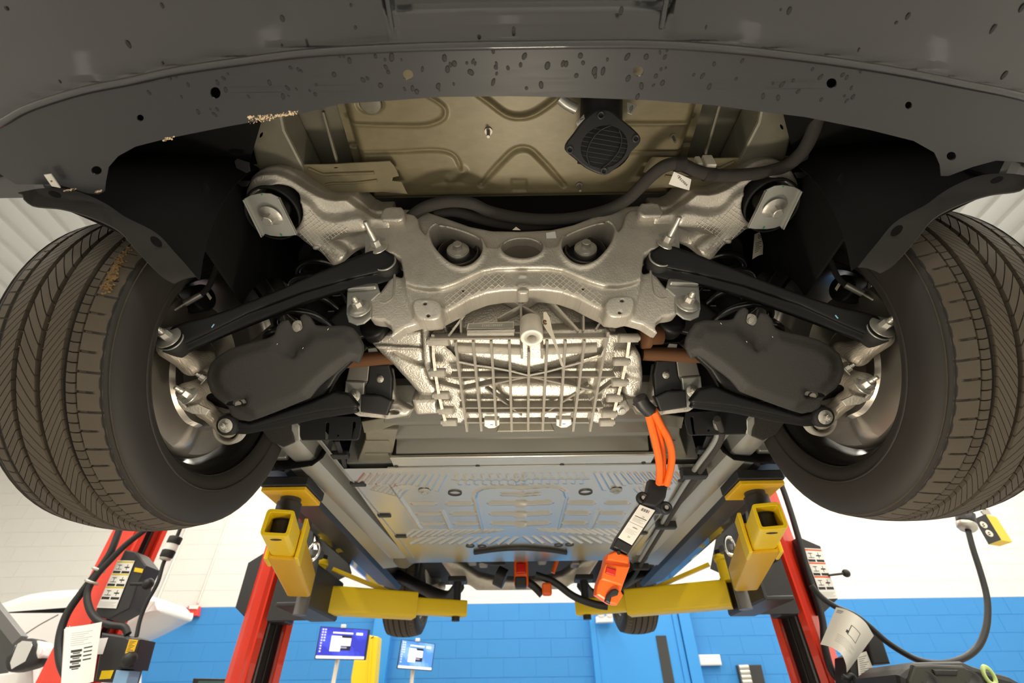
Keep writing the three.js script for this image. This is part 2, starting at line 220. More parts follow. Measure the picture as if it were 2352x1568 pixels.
struct('wall_left', plainBox(.2, CEIL, ZB - WZ + .6, V(-RX - .1, CEIL / 2, (ZB + WZ) / 2)), M.whiteWall);
struct('wall_right', plainBox(.2, CEIL, ZB - WZ + .6, V(RX + .1, CEIL / 2, (ZB + WZ) / 2)), M.whiteWall);
struct('wall_front', plainBox(2 * RX + .4, CEIL, .2, V(0, CEIL / 2, ZB + .1)), M.whiteWall);
const wallBack = struct('wall_back', plainBox(2 * RX + .4, CEIL, .2, V(0, CEIL / 2, WZ - .104)), M.whiteJoint);
{ // painted concrete blocks: each one in view its own mesh, the ones higher up joined
  const g = new RoundedBoxGeometry(.3955, .1955, .024, 1, .003), rest = []; const LINE = 2.15;
  let count = 0; const lx = [-RX, -1.86, 2.06, RX];
  for (let c = 0; c < 28; c++) { const y = LINE - 2.1 + c * .2; if (y + .1 > CEIL) break; for (let i = 0; i < 48; i++) { const x = -9.4 + i * .4 + (c % 2) * .2; const blue = y < LINE;
    const inView = y > 1.25 && y < 2.9 && Math.abs(x) < 6.4 && (blue || Math.abs(x) > 2.1);
    const h = new THREE.BoxGeometry(.3955, .1955, .024).translate(x, y, WZ - .012);
    if (inView && count < 300) { const m = part('block', g, blue ? M.blueWall : M.whiteWall, wallBack); m.position.set(x, y, WZ - .012); count++; } else rest.push([h, blue]); } }
  const b = part('block_rest', merge(rest.filter(r => r[1]).map(r => r[0])), M.blueWall, wallBack); b.userData.kind = 'stuff';
  const w = part('block_rest', merge(rest.filter(r => !r[1]).map(r => r[0])), M.whiteWall, wallBack); w.userData.kind = 'stuff';
  part('joint_field', plainBox(2 * RX, LINE, .006, V(0, LINE / 2, WZ - .006)), M.blueJoint, wallBack);
  for (const [x0, x1] of [[-1.86, -1.63], [2.06, 2.2]]) { part('pilaster', plainBox(x1 - x0, LINE, .09, V((x0 + x1) / 2, LINE / 2, WZ + .045)), M.blueDoor, wallBack); part('pilaster', plainBox(x1 - x0, CEIL - LINE, .09, V((x0 + x1) / 2, (CEIL + LINE) / 2, WZ + .045)), M.whiteWall, wallBack); }
}
{ // blue door with a slit window
  const x0 = .98, x1 = 1.98, top = 2.06, z = WZ + .02; const d = struct('door_1', box(x1 - x0, top, .05, V((x0 + x1) / 2, top / 2, z + .005), .004), M.blueDoor);
  part('door_frame', merge([box(.07, top + .07, .09, V(x0 - .035, (top + .07) / 2, z), .004), box(.07, top + .07, .09, V(x1 + .035, (top + .07) / 2, z), .004), box(x1 - x0, .07, .09, V((x0 + x1) / 2, top + .035, z), .004)]), M.blueDoor, d);
  part('pane', box(.13, .72, .012, V(x1 - .19, 1.40, z + .034), .002), M.glassDark, d, 'narrow dark glass slit');
  part('handle', merge([cyl(V(x0 + .08, 1.02, z + .03), V(0, 0, 1), .03, .03, .02), cyl(V(x0 + .08, 1.02, z + .06), V(1, 0, 0), .01, .01, .11)]), M.zinc, d);
}
// ceiling light fittings
for (const x of [-6.4, -3.4, 0, 3.4, 6.4]) for (const z of [-5.6, -3.9, -1.3, 1.3, 3.9]) { if (x < -6 && z < -3) continue;
  const t = thing('ceiling_light', `long white ceiling light hanging under the roof deck`, 'ceiling light', [x, CEIL - .5, z], 'ceiling lights');
  part('housing', box(.34, .07, 1.22, V(x, CEIL - .46, z), .01), M.white, t);
  part('diffuser', plainBox(.30, .01, 1.18, V(x, CEIL - .5, z)), new THREE.MeshStandardMaterial({ color: 0xffffff, emissive: 0xfff6e4, emissiveIntensity: 2.5 }), t);
  for (const s of [-.5, .5]) part('rod', cyl(V(x, CEIL - .43, z + s), V(0, 1, 0), .006, .006, .42, 8), M.conduit, t);
  const l = new THREE.RectAreaLight(0xfff8ea, LIGHT, .30, 1.18); l.rotation.x = -Math.PI / 2; l.position.set(0, -.008, 0); l.castShadow = true; t.add(l);
}

// ---------- the lift ----------
const PD = 2.85;                                       // distance of the two columns
function column(name, label, x, z, side, turn = 0) {   // side: +1 when the opening faces +x, turned towards the rear by turn
  const t = thing(name, label, 'lift column', [x, 0, z]); const h = 3.75, R = new THREE.Matrix4().makeTranslation(x, 0, z).multiply(new THREE.Matrix4().makeRotationY(-side * turn));
  const prof = [[-.13, -.13], [.02, -.13], [.04, -.155], [.09, -.155], [.105, -.13], [.13, -.13], [.13, -.085], [.118, -.085], [.118, -.118], [.10, -.118], [.084, -.143], [.046, -.143], [.026, -.118], [-.118, -.118], [-.118, .118], [.026, .118], [.046, .143], [.084, .143], [.10, .118], [.118, .118], [.118, .085], [.13, .085], [.13, .13], [.105, .13], [.09, .155], [.04, .155], [.02, .13], [-.13, .13]].map(([a, b]) => [a * .68, b * .68]);
  const s = new THREE.Shape(prof.map(([a, b]) => new THREE.Vector2(a * side, b))); const g = new THREE.ExtrudeGeometry(s, { depth: h, bevelEnabled: true, bevelSize: .002, bevelThickness: .002, bevelSegments: 1 }); g.rotateX(-Math.PI / 2).applyMatrix4(R);
  part('channel', crease(g, .5), M.red, t); part('base_plate', box(.36, .02, .4, V(0, .01, 0), .004).applyMatrix4(R), M.red, t);
  part('inner_track', plainBox(.012, h - .05, .14, V(side * .015, h / 2, 0)).applyMatrix4(R), M.dark, t, 'black track inside the open channel');
  part('cable', cyl(V(side * .05, .03, .022), V(0, 1, 0), .008, .008, h - .1, 8).applyMatrix4(R), M.grey, t); part('cable', cyl(V(side * .055, .03, -.02), V(0, 1, 0), .006, .006, h - .1, 8).applyMatrix4(R), M.black, t);
  return t;
}
const hollowArm = (a, b, w, h, wall = .008) => { const d = b.clone().sub(a), L = d.length(), z = d.normalize(), x = V(0, 1, 0).cross(z).normalize(), y = z.clone().cross(x); const r = .012; const rr = (W, H, R, S) => { const s = S; s.moveTo(-W / 2 + R, -H / 2); s.lineTo(W / 2 - R, -H / 2); s.quadraticCurveTo(W / 2, -H / 2, W / 2, -H / 2 + R); s.lineTo(W / 2, H / 2 - R); s.quadraticCurveTo(W / 2, H / 2, W / 2 - R, H / 2); s.lineTo(-W / 2 + R, H / 2); s.quadraticCurveTo(-W / 2, H / 2, -W / 2, H / 2 - R); s.lineTo(-W / 2, -H / 2 + R); s.quadraticCurveTo(-W / 2, -H / 2, -W / 2 + R, -H / 2); return s; };
  const s = rr(w, h, r, new THREE.Shape()); s.holes.push(rr(w - 2 * wall, h - 2 * wall, r * .6, new THREE.Path())); const g = new THREE.ExtrudeGeometry(s, { depth: L, bevelEnabled: true, bevelSize: .001, bevelThickness: .001, bevelSegments: 1, curveSegments: 4 }); return crease(g.applyMatrix4(new THREE.Matrix4().makeBasis(x, y, z).setPosition(a)), .5); };
const cols = [];
for (const side of [1, -1]) {            // +1: opening towards +x
  const x = side > 0 ? -1.345 : 1.455, z = -PD, left = side > 0;
  const t = column('lift_column', left ? 'red lift column with a plain grey side cover and yellow arms' : 'red lift column with pictogram panel and lever and yellow arms', x, z, side, .62); cols.push(t);
  const y = EYE + .44, k = x + side * .26;
  // carriage: tall slider, folded gusset plates and the pivot yoke
  part('carriage', box(.09, 1.0, .11, V(x + side * .085, EYE + .88, z + .045), .01), M.dark, t, 'dark steel slider in the channel');
  part('gusset', plate(frame(0, 0, PD - .16, V(0, 0, 1)), [[x + side * .06, .98], [x + side * .15, .98], [x + side * .22, .66], [x + side * .37, .57], [x + side * .37, .38], [x + side * .06, .38]], { uvs: true, t: .014 }), M.dark, t);
  part('gusset', bar(V(x + side * .17, EYE + .98, z + .1), V(x + side * .365, EYE + .575, z + .1), .012, .14, V(1, .3, 0), .002), M.dark, t);
  for (const d of [.548, .385]) part('yoke_plate', box(.13, .018, .44, V(x + side * .335, EYE + d, z + .34), .006), M.dark, t); part('yoke_web', box(.016, .17, .44, V(x + side * .395, EYE + .467, z + .34), .004), M.dark, t);
  // rear arm, reaching towards the rear sill
  const tip = V(side * -.735, EYE + .455, -1.42), root = V(side * -.955, EYE + .45, -2.22), dir = root.clone().sub(tip).normalize();
  part('rear_arm', hollowArm(tip, tip.clone().addScaledVector(dir, .6), .078, .076), M.yellow, t, 'open yellow square tube of the sliding arm');
  part('rear_arm_sleeve', hollowArm(tip.clone().addScaledVector(dir, .22), root, .094, .096), M.yellowDirty, t, 'scuffed yellow outer sleeve');
  part('slot_hole', plate(frame(tip.x, tip.y - EYE, -tip.z, V(0, -1, 0)), disc(side * -.008, -.035, .018, .010), { uvs: true, t: .002, w: .0397 }), M.black, t);
  for (const s of [-1, 1]) part('cheek', bar(tip.clone().addScaledVector(dir, .20).add(V(s * .05, .012, 0)), tip.clone().addScaledVector(dir, .30).add(V(s * .05, .012, 0)), .012, .13, V(0, 1, 0), .004), M.yellow, t);
  part('pivot_pin', merge([cyl(root.clone().add(V(0, -.11, -.06)), V(0, 1, 0), .028, .028, .24), cyl(root.clone().add(V(0, .12, -.06)), V(0, 1, 0), .042, .042, .025)]), M.grey, t);
  // pad stack under the sill
  const px = tip.x - side * .02, pz = -1.50;
  part('pad_post', merge([cyl(V(px, EYE + .42, pz), V(0, 1, 0), .032, .032, .14), cyl(V(px, EYE + .48, pz), V(0, 1, 0), .038, .038, .06)]), M.dark, t);
  part('pad_plate', box(.14, .014, .14, V(px, EYE + .563, pz), .003), M.yellowDirty, t, 'yellow steel plate'); part('rubber_pad', box(.15, .032, .15, V(px, EYE + .587, pz), .006), M.black, t, 'black rubber pad');
  // front arm, swung inward
  const fr = V(side * -1.03, EYE + .455, -2.60), ft = V(side * -.31, EYE + .455, -2.92), fm = fr.clone().lerp(ft, .58), fn = ft.clone().sub(fr).normalize();
  part('front_arm', hollowArm(fr, fm.clone().addScaledVector(fn, .05), .11, .118), M.yellow, t, 'yellow square tube swung under the car');
  part('front_arm_slide', hollowArm(fm, ft, .075, .075), M.yellow, t);
  part('front_arm_brace', bar(fr.clone().add(V(side * .04, .15, -.05)), fr.clone().lerp(ft, .46).add(V(0, .06, -.03)), .026, .018), M.yellow, t);
  part('arm_lock', merge([cyl(fr.clone().add(V(side * .0, .05, .05)), V(0, 1, 0), .04, .04, .09), lathe(fr.clone().add(V(0, .14, .05)), V(0, 1, 0), [[0, 0], [.044, 0], [.048, .012], [.044, .03], [0, .03]])]), M.yellow, t); part('lock_cap', cyl(fr.clone().add(V(0, .17, .05)), V(0, 1, 0), .036, .036, .022), M.black, t);
  part('front_pad', merge([cyl(ft.clone().addScaledVector(fn, -.05).add(V(0, -.06, 0)), V(0, 1, 0), .022, .022, .19), box(.10, .028, .10, ft.clone().addScaledVector(fn, -.05).add(V(0, .14, 0)), .006)]), M.black, t);
  part('release_ring', orient(new THREE.TorusGeometry(.022, .005, 8, 20).rotateX(Math.PI / 2).scale(1, 1, 1.7), V(root.x + side * .07, root.y + .10, root.z + .12), V(.2, 0, 1)), M.chrome, t);
}
{ // side covers
  const [L, R] = cols;
  const fl = frame(0, 0, PD - .02, V(0, 0, 1)); const fL = frame(0, 0, PD + .0, V(0.15, 0, 1));
  part('side_cover', plate(fl, cT([[690, 590], [545, 680], [450, 1010], [545, 1110], [560, 1095], [690, 620]]), { t: .09, bevel: .004 }), M.dark, L, 'plain grey folded sheet cover');
  const pict = orange => printMat(256, 512, (x, w, h) => { x.fillStyle = '#f2f0ea'; x.fillRect(0, 0, w, h); for (let k = 0; k < 3; k++) { x.fillStyle = orange ? '#e8581a' : '#e3c81c'; x.fillRect(4, 10 + k * 140, w - 8, 16); x.fillStyle = '#222'; x.fillRect(8, 118 + k * 140, w * .42, 26); x.fillRect(w * .52, 118 + k * 140, w * .44, 26); x.fillRect(40, 50 + k * 140, 60, 8); x.fillRect(66, 50 + k * 140, 8, 55); x.fillRect(150, 70 + k * 140, 70, 14); x.fillRect(180, 45 + k * 140, 10, 60); x.fillRect(30, 96 + k * 140, 84, 7); } x.fillStyle = '#999'; for (let k = 0; k < 5; k++) x.fillRect(14, 450 + k * 11, w - 30 - 20 * (k % 3), 3); });
  const fR = frame(0, 0, PD - .12, V(0, 0, 1));
  part('side_cover', plate(fR, cU([[370, 640], [510, 700], [575, 900], [620, 1035], [525, 1130], [440, 900]]), { t: .1, bevel: .004 }), M.dark, R, 'black folded cover behind the pictogram panel');
  const q = cU([[400, 712], [512, 718], [620, 1032], [520, 1035]]).map(([a, b]) => onF(fR, a, b, .006)); part('pictogram_panel', card(...q, .002), pict(true), R, 'white panel of lifting pictograms with orange bars');
  const lv = cU([[560, 885], [672, 872]]).map(([a, b]) => onF(fR, a, b, .02)); part('lever', merge([tube([lv[0], lv[1]], .006, { n: 4 }), new THREE.SphereGeometry(.02, 16, 12).translate(lv[1].x, lv[1].y, lv[1].z)]), M.black, R, 'black lever with ball knob');
  const co = cU([[200, 150], [300, 420], [370, 650], [440, 900], [520, 1160], [540, 1350], [600, 1520], [700, 1600]]).map(([a, b]) => onF(fR, a, b, .02)); part('control_cable', tube(co, .016, { n: 60 }), M.black, R, 'black cable running down the column');
  // neighbouring lift: one red column with its power unit
  const nx = -2.22, nz = -2.80; const N = column('lift_column', 'red column of the neighbouring lift with a black control cover and cables', nx, nz, 1, .08);
  const fN = frame(0, 0, 2.60, V(0, 0, 1));
  part('control_cover', plate(fN, cS([[790, 722], [860, 735], [930, 825], [880, 920], [815, 1098], [690, 1165], [590, 1140]]), { t: .12, bevel: .006 }), M.dark, N, 'black folded sheet cover');
  part('pictogram_panel', card(...cS([[745, 790], [853, 793], [735, 1095], [612, 1090]]).map(([a, b]) => onF(fN, a, b, .006)), .002), pict(false), N, 'white panel of lifting pictograms with yellow bars');
  part('maker_plate', card(...cS([[855, 835], [908, 845], [900, 870], [848, 862]]).map(([a, b]) => onF(fN, a, b, .006)), .002), M.yellow, N);
  const l2 = cS([[830, 940], [940, 940]]).map(([a, b]) => onF(fN, a, b, .03)); part('lever', merge([tube([l2[0], l2[1]], .008, { n: 4 }), new THREE.SphereGeometry(.026, 16, 12).translate(l2[1].x, l2[1].y, l2[1].z)]), M.black, N);
  const cab = (pts, r, w = .05) => part('cable', tube(cS(pts).map(([a, b]) => onF(fN, a, b, w)), r, { n: 70 }), M.black, N, 'black cable');
  cab([[760, 590], [700, 740], [620, 860], [520, 990], [420, 1140], [375, 1300], [385, 1440], [440, 1560]], .017); cab([[930, 590], [800, 690], [700, 790], [610, 890], [555, 990], [565, 1090], [620, 1170], [700, 1200], [790, 1215], [810, 1260]], .015, .07);
  for (const p of [[625, 850], [580, 928]]) part('cable_clamp', orient(new THREE.TorusGeometry(.026, .007, 8, 16).rotateX(Math.PI / 2), onF(fN, ...cS([p])[0], .06), V(.3, 1, 0)), M.zinc, N);
  // power unit
  const U = thing('power_unit', 'black hydraulic power unit with yellow labels on the neighbouring column', 'power unit', [-2.0, 1.0, -2.55]);
  const fU = frame(0, 0, 2.52, V(0, 0, 1));
  part('tank', plate(fU, cS([[640, 1245], [810, 1265], [830, 1285], [740, 1560], [590, 1560], [620, 1400]]), { t: .16, bevel: .012 }), M.dark, U); part('motor_box', plate(fU, cS([[825, 1285], [890, 1290], [835, 1480], [745, 1475]]), { t: .12, w: .02, bevel: .006 }), M.black, U);
  part('warning_label', card(...cS([[820, 1290], [876, 1295], [845, 1385], [792, 1380]]).map(([a, b]) => onF(fU, a, b, .022)), .001), printMat(64, 96, (x, w, h) => { x.fillStyle = '#e8b818'; x.fillRect(0, 0, w, h); x.fillStyle = '#3a2c08'; for (let k = 0; k < 8; k++) x.fillRect(8, 10 + k * 10, 44 - 9 * (k % 3), 4); }), U, 'yellow warning label');
  part('warning_label', card(...cS([[645, 1490], [722, 1486], [700, 1540], [628, 1545]]).map(([a, b]) => onF(fU, a, b, .003)), .001), M.yellow, U); part('grey_label', card(...cS([[630, 1285], [685, 1280], [650, 1385], [612, 1385]]).map(([a, b]) => onF(fU, a, b, .003)), .001), M.paper, U);
  part('knob', new THREE.SphereGeometry(.03, 16, 12).translate(...onF(fU, ...cS([[820, 1418]])[0], .03).toArray()), M.black, U);
  part('connector_block', plate(fU, cS([[735, 1485], [820, 1490], [790, 1600], [700, 1600]]), { t: .08, w: .01, bevel: .004 }), std(lin(.25, .45, .7), .4), U, 'pale blue block');
  // papers hung on the unit
  const sheet = printMat(256, 512, (x, w, h) => { x.fillStyle = '#f4f3ef'; x.fillRect(0, 0, w, h); x.fillStyle = '#777'; for (let k = 0; k < 7; k++) x.fillRect(40, 60 + k * 18, 150 - 30 * (k % 3), 3); x.fillStyle = '#333'; for (let k = 0; k < 4; k++) { x.fillRect(46, 210 + k * 44, 76, 22); x.fillRect(134, 200 + k * 34, 70, 12); x.fillRect(60, 236 + k * 44, 50, 10); } });
  const B = thing('paper_booklet', 'white stapled booklet of printed sheets hung beside the red column', 'booklet', [-2.05, 1.1, -2.42]); const fB = frame(0, 0, 2.42, V(0, 0, 1));
  [[[415, 1215], [645, 1180], [590, 1560], [385, 1600]], [[408, 1225], [440, 1205], [440, 1570], [385, 1600]]].forEach((q, i) => part('sheet', card(...cS(q).map(([a, b]) => onF(fB, a, b, -i * .01)), .0015, .012), i ? M.paper : sheet, B));
}

// ---------- the car ----------
const car = thing('car', 'black electric car raised on the lift, seen from beneath its rear bumper', 'car', [0, EYE + .3, -2.4]);
const WX = .815, WY = EYE + .66, WD = .92;
// tyre: carcass plus tread ribs cut by sipes
function tyreGeos(R, steps) {
  const Y = V(1, 0, 0), O = V(0, 0, 0);
  const half = [[.243, .098], [.250, .106], [.262, .112], [.270, .1135], [.274, .1165], [.282, .1185], [.305, .1225], [.325, .1205], [.340, .1135], [.3475, .105], [.3505, .096], [.3525, .07], [.3535, .03]].map(([r, a]) => [r * R / .362, a]);
  const prof = [...half, ...half.slice().reverse().map(([r, a]) => [r, -a])];
  const carcass = lathe(O, Y, prof, steps);
  const ringA = lathe(O, Y, [[.2735, .116], [.2755, .1205], [.2775, .1175]].map(([r, a]) => [r * R / .362, a]), steps);
  const top = a => (R - .0125 * Math.pow(Math.abs(a) / .1, 2.3));
  const ribs = [[.0645, .1085, 66, .015, 1], [.0485, .0615, 132, .004, 0], [.008, .0385, 132, -.055, 0], [-.0325, -.002, 88, .05, 0], [-.070, -.0425, 132, -.04, 0], [-.1085, -.080, 88, .015, 1]].map(([a0, a1, N, sh, shoulder]) => {
    const as = []; for (let i = 0; i <= 5; i++) as.push(a0 + (a1 - a0) * i / 5); const rows = []; const fr = [0, .86, .885, .975, 1];
    for (const a of as) rows.push([]);
    for (let k = 0; k < N; k++) for (let f = 0; f < (k === N - 1 ? 5 : 4); f++) as.forEach((a, i) => { const deep = f === 2 || f === 3; const skip = shoulder && k % 2 && i > 2 && a0 > 0; const wob = .22 * Math.sin((i / 5) * Math.PI); const th = (k + fr[f]) / N * 2 * Math.PI + sh * (a - a0) / .03 / R * (shoulder ? .2 : 1) + wob * .01; let r = top(a); if (shoulder && Math.abs(a) > .1) r -= .004; if (deep && !skip) r -= shoulder ? .0035 : .006; rows[i].push(V(a, r * Math.cos(th), r * Math.sin(th))); });
    // side walls of the rib down to the carcass
    const down = (row, d) => row.map(p => { const q = p.clone(), l = Math.hypot(q.y, q.z), s = (.3515 * R / .362 - .004) / l; return V(q.x + d, q.y * s, q.z * s); });
    const all = [down(rows[0], -.001), ...rows, down(rows[rows.length - 1], .001)]; return crease(loft(all, 0, true), .35);
  });
  return { carcass: merge([carcass, ringA]), ribs };
}
const rearTyre = tyreGeos(.362, 200), frontTyre = rearTyre;
// the wheels stand slightly cambered and toed in droop
function wheelAt(x, y, D, rear) {
  const s = x < 0 ? 1 : -1; const fit = g => { const h = (s > 0 ? g.clone() : mirror(g)); h.rotateZ(s * rad(rear ? -1.2 : 0)); h.rotateY(s * rad(rear ? 1.0 : 0)); return h.translate(x, y, -D); };
  const t = part('tyre', fit(rearTyre.carcass), M.sidewall, car, rear ? 'rear tyre with brown dusty tread' : 'front tyre'); 
  rearTyre.ribs.forEach((g) => part('tread_rib', fit(g), M.tyre, t));
  if (rear) part('groove_floor', fit(lathe(V(0, 0, 0), V(1, 0, 0), [[.3500, .1], [.3527, .068], [.3536, .03], [.3536, -.03], [.3527, -.068], [.3500, -.1]], 200)), M.groove, t);
  const A = V(1, 0, 0), O = V(0, 0, 0);
  const rim = part('wheel_rim', fit(merge([lathe(O, A, [[.2425, .099], [.2525, .1035], [.2555, .1015], [.256, .0975], [.2525, .0945], [.243, .093], [.240, .085]], 96)])), M.rimLip, car, 'gloss black rim flange');
  part('barrel', fit(lathe(O, A, [[.241, .092], [.234, .080], [.222, .070], [.219, .03], [.213, -.03], [.212, -.06], [.228, -.085], [.238, -.10], [.243, -.098], [.246, -.098], [.232, -.086], [.226, -.06], [.226, .065], [.24, .082], [.243, .09]], 96)), M.rimBarrel, rim, 'bare metal inside of the rim barrel');
  const spoke = []; for (let k = 0; k < 5; k++) for (const d of [-1, 1]) { const a = k / 5 * 2 * Math.PI + d * .2 + .3; const p0 = V(-.062, Math.cos(a - d * .1) * .06, Math.sin(a - d * .1) * .06), p1 = V(-.085, Math.cos(a) * .225, Math.sin(a) * .225); spoke.push(bar(p0, p1, .045, .026, V(1, 0, 0), .006, .01)); }
  part('spokes', fit(merge([...spoke, lathe(V(-.09, 0, 0), A, [[0, 0], [.07, 0], [.082, .02], [.075, .05], [0, .05]], 40)])), M.rimBarrel, rim);
  if (!rear) return { fit, rim };
  const rotor = part('brake_rotor', fit(merge([lathe(O, A, [[.085, .022], [.165, .022], [.166, .020], [.166, -.002], [.165, -.004], [.085, -.004]], 80), lathe(O, A, [[.0, .03], [.075, .03], [.085, .022], [.085, -.03], [0, -.03]], 48)])), M.brake, car, 'steel brake disc');
  // dust shield: dished annular sector with a rolled outer edge, open towards the top
  const a0 = rad(-18), a1 = rad(205), rows = []; for (const [r, a] of [[.10, .058], [.112, .068], [.135, .068], [.143, .060], [.178, .058], [.198, .054], [.206, .042], [.208, .030]]) { const row = []; for (let i = 0; i <= 80; i++) { const th = a0 + (a1 - a0) * i / 80, bump = .010 * Math.exp(-Math.pow((th - rad(100)) / .12, 2)) * (r > .12 && r < .19 ? 1 : 0); row.push(V(a + bump, -Math.sin(th) * r, Math.cos(th) * r)); } rows.push(row); }
  part('dust_shield', fit(loft(rows, .0015, false)), M.brake, car, 'pale metal brake dust shield');
  return { fit, rim };
}
wheelAt(-WX, WY, WD, true); wheelAt(WX, WY, WD, true);
wheelAt(-.83, EYE + .795, 3.86, false); wheelAt(.83, EYE + .795, 3.86, false);

{ // dried mud clinging to one rear tyre
  const onTyre = (a, b, R) => { const d = dirOf(a, b), c = camera.position, oy = c.y - WY, oz = c.z + WD, A = d.y * d.y + d.z * d.z, B = oy * d.y + oz * d.z, C = oy * oy + oz * oz - R * R, q = B * B - A * C; if (q < 0) return null; return c.clone().addScaledVector(d, (-B - Math.sqrt(q)) / A); };
  const L = []; for (let k = 0; k < 260; k++) { const f = rnd(), a = 240 + 55 * f + (rnd() + rnd() - 1) * 16, b = 668 - 110 * f + (rnd() + rnd() - 1) * 14, q = onTyre(a, b, .3545); if (!q || q.x < -.93 || q.x > -.69) continue; const g = new THREE.IcosahedronGeometry(.0012 + rnd() * .0022, 0); g.scale(1, .6, 1.2).rotateX(rnd() * 3); L.push(g.translate(q.x, q.y, q.z)); }
  for (let k = 0; k < 120; k++) { const f = rnd(), g0 = [[105, 560, 25, 860], [180, 500, 90, 820], [150, 690, 128, 800]][k % 3], a = g0[0] + (g0[2] - g0[0]) * f + (rnd() - .5) * 7, b = g0[1] + (g0[3] - g0[1]) * f, q = onTyre(a, b, .3545); if (!q || q.x < -.90 || q.x > -.72) continue; L.push(new THREE.IcosahedronGeometry(.0008 + rnd() * .001, 0).translate(q.x, q.y, q.z)); }
  const m = part('dried_mud', merge(L), std(lin(.20, .12, .045), .9), car, 'crumbs of dried brown mud on the tyre'); m.userData.kind = 'stuff';
}
// ---- bumper ----
const Yb = .70; const bFr = frame(0, Yb, .3, V(0, -1, 0));
const bead = [[-420, 520], [-260, 410], [-120, 330], [0, 283], [60, 250], [130, 225], [200, 205], [300, 185], [400, 163], [550, 140], [700, 121], [885, 109], [1050, 104], [1176, 102], [1330, 100], [1500, 100], [1660, 110], [1800, 125], [1950, 145], [2100, 170], [2200, 190], [2352, 222], [2460, 262], [2600, 340], [2760, 440]];
const sag = (x, D) => .006 * Math.sin(Math.min(1.6, Math.max(0, (D - .22 - .19 * x * x) / .12)) * 1.9) - .004;
const onVal = (a, b) => { for (const [hx, hy] of [[495, 213], [322, 271], [937, 172], [1466, 164], [1910, 191]]) if (Math.hypot(a - hx, b - hy) < 24) b += 45; const q = atY(a, b, Yb); q.y += sag(q.x, -q.z) - .0004; return q; };
const beadW = resample(bead.map(([a, b]) => atY(a, b, Yb)), 220);
{
  const lip = [[2790, 480], [2560, 480], [2352, 374], [2290, 370], [2235, 385], [2180, 405], [2162, 405], [2160, 380], [2148, 352], [2100, 325], [2000, 300], [1850, 270], [1750, 258], [1640, 243], [1500, 232], [1350, 226], [1176, 222], [1010, 224], [900, 232], [780, 240], [700, 260], [520, 292], [380, 320], [310, 338], [270, 360], [248, 385], [242, 420], [240, 440], [225, 447], [200, 445], [130, 425], [35, 425], [0, 400], [-200, 480], [-440, 560]];
  const hole = [[495, 213, 12, 14], [322, 271, 8, 8], [220, 393, 12, 10], [937, 172, 12, 12], [1466, 164, 12, 12], [1910, 191, 12, 12], [2087, 242, 8, 9], [2187, 360, 11, 10]];
  const to = p => p.map(([a, b]) => new THREE.Vector2(...uvOf(bFr, a, b)));
  const s = new THREE.Shape([...beadW.map(p => { const d = p.clone().sub(bFr.o); return new THREE.Vector2(d.dot(bFr.u), d.dot(bFr.v)); }), ...to(lip)]); for (const [a, b, rx, ry] of hole) s.holes.push(new THREE.Path(to(disc(a, b, rx, ry, 20))));
  let g = new THREE.ExtrudeGeometry(s, { depth: .0025, bevelEnabled: false }); g.translate(0, 0, -.0025); g = new TessellateModifier(.03, 7).modify(g); g.applyMatrix4(bFr.m);
  // the valance sags a little between bead and lip and lifts at the corners
  const p = g.attributes.position; for (let i = 0; i < p.count; i++) { const x = p.getX(i), D = -p.getZ(i); p.setY(i, p.getY(i) + sag(x, D)); }
  g.computeVertexNormals(); g = crease(mergeVertices(g, 1e-5), .5);
  const sp = part('bumper_valance', g, M.valance, car, 'matt black underside of the rear bumper spotted with dried drops');
  part('bead', tube(beadW.map(q => q.clone().add(V(0, -.003, 0))), .0055, { n: 260, m: 10 }), M.bumper, sp, 'gloss rounded edge');
  // flakes of tan paint at the lip, small metal clip
  for (const [x, y] of [[116, 412]]) part('clip', plate(frame(0, Yb - .012, .4, V(0, -1, 0)), [[100, 402], [116, 400], [138, 432], [118, 428]], { t: .003, holes: [disc(118, 416, 5, 3, 10, .5)] }), M.bare, sp);
  const fl = []; for (let k = 0; k < 420; k++) { const c = [[600, 272, 34, 10], [635, 268, 20, 6], [665, 262, 20, 6], [575, 270, 8, 5], [385, 320, 14, 5], [160, 437, 20, 3], [225, 440, 10, 3]][Math.floor(Math.pow(rnd(), 1.5) * 7)]; const a = c[0] + (rnd() + rnd() - 1) * c[2], b = c[1] + (rnd() + rnd() - 1) * c[3] - (a - c[0]) * .2; const q = onVal(a, b); const r = .0003 + rnd() * rnd() * .0011; fl.push(new THREE.CylinderGeometry(r, r, .0006, 6).translate(q.x, q.y, q.z)); }
  const f = part('paint_flakes', merge(fl), M.manila, sp, 'flaked tan paint along the lip'); f.userData.kind = 'stuff';
}
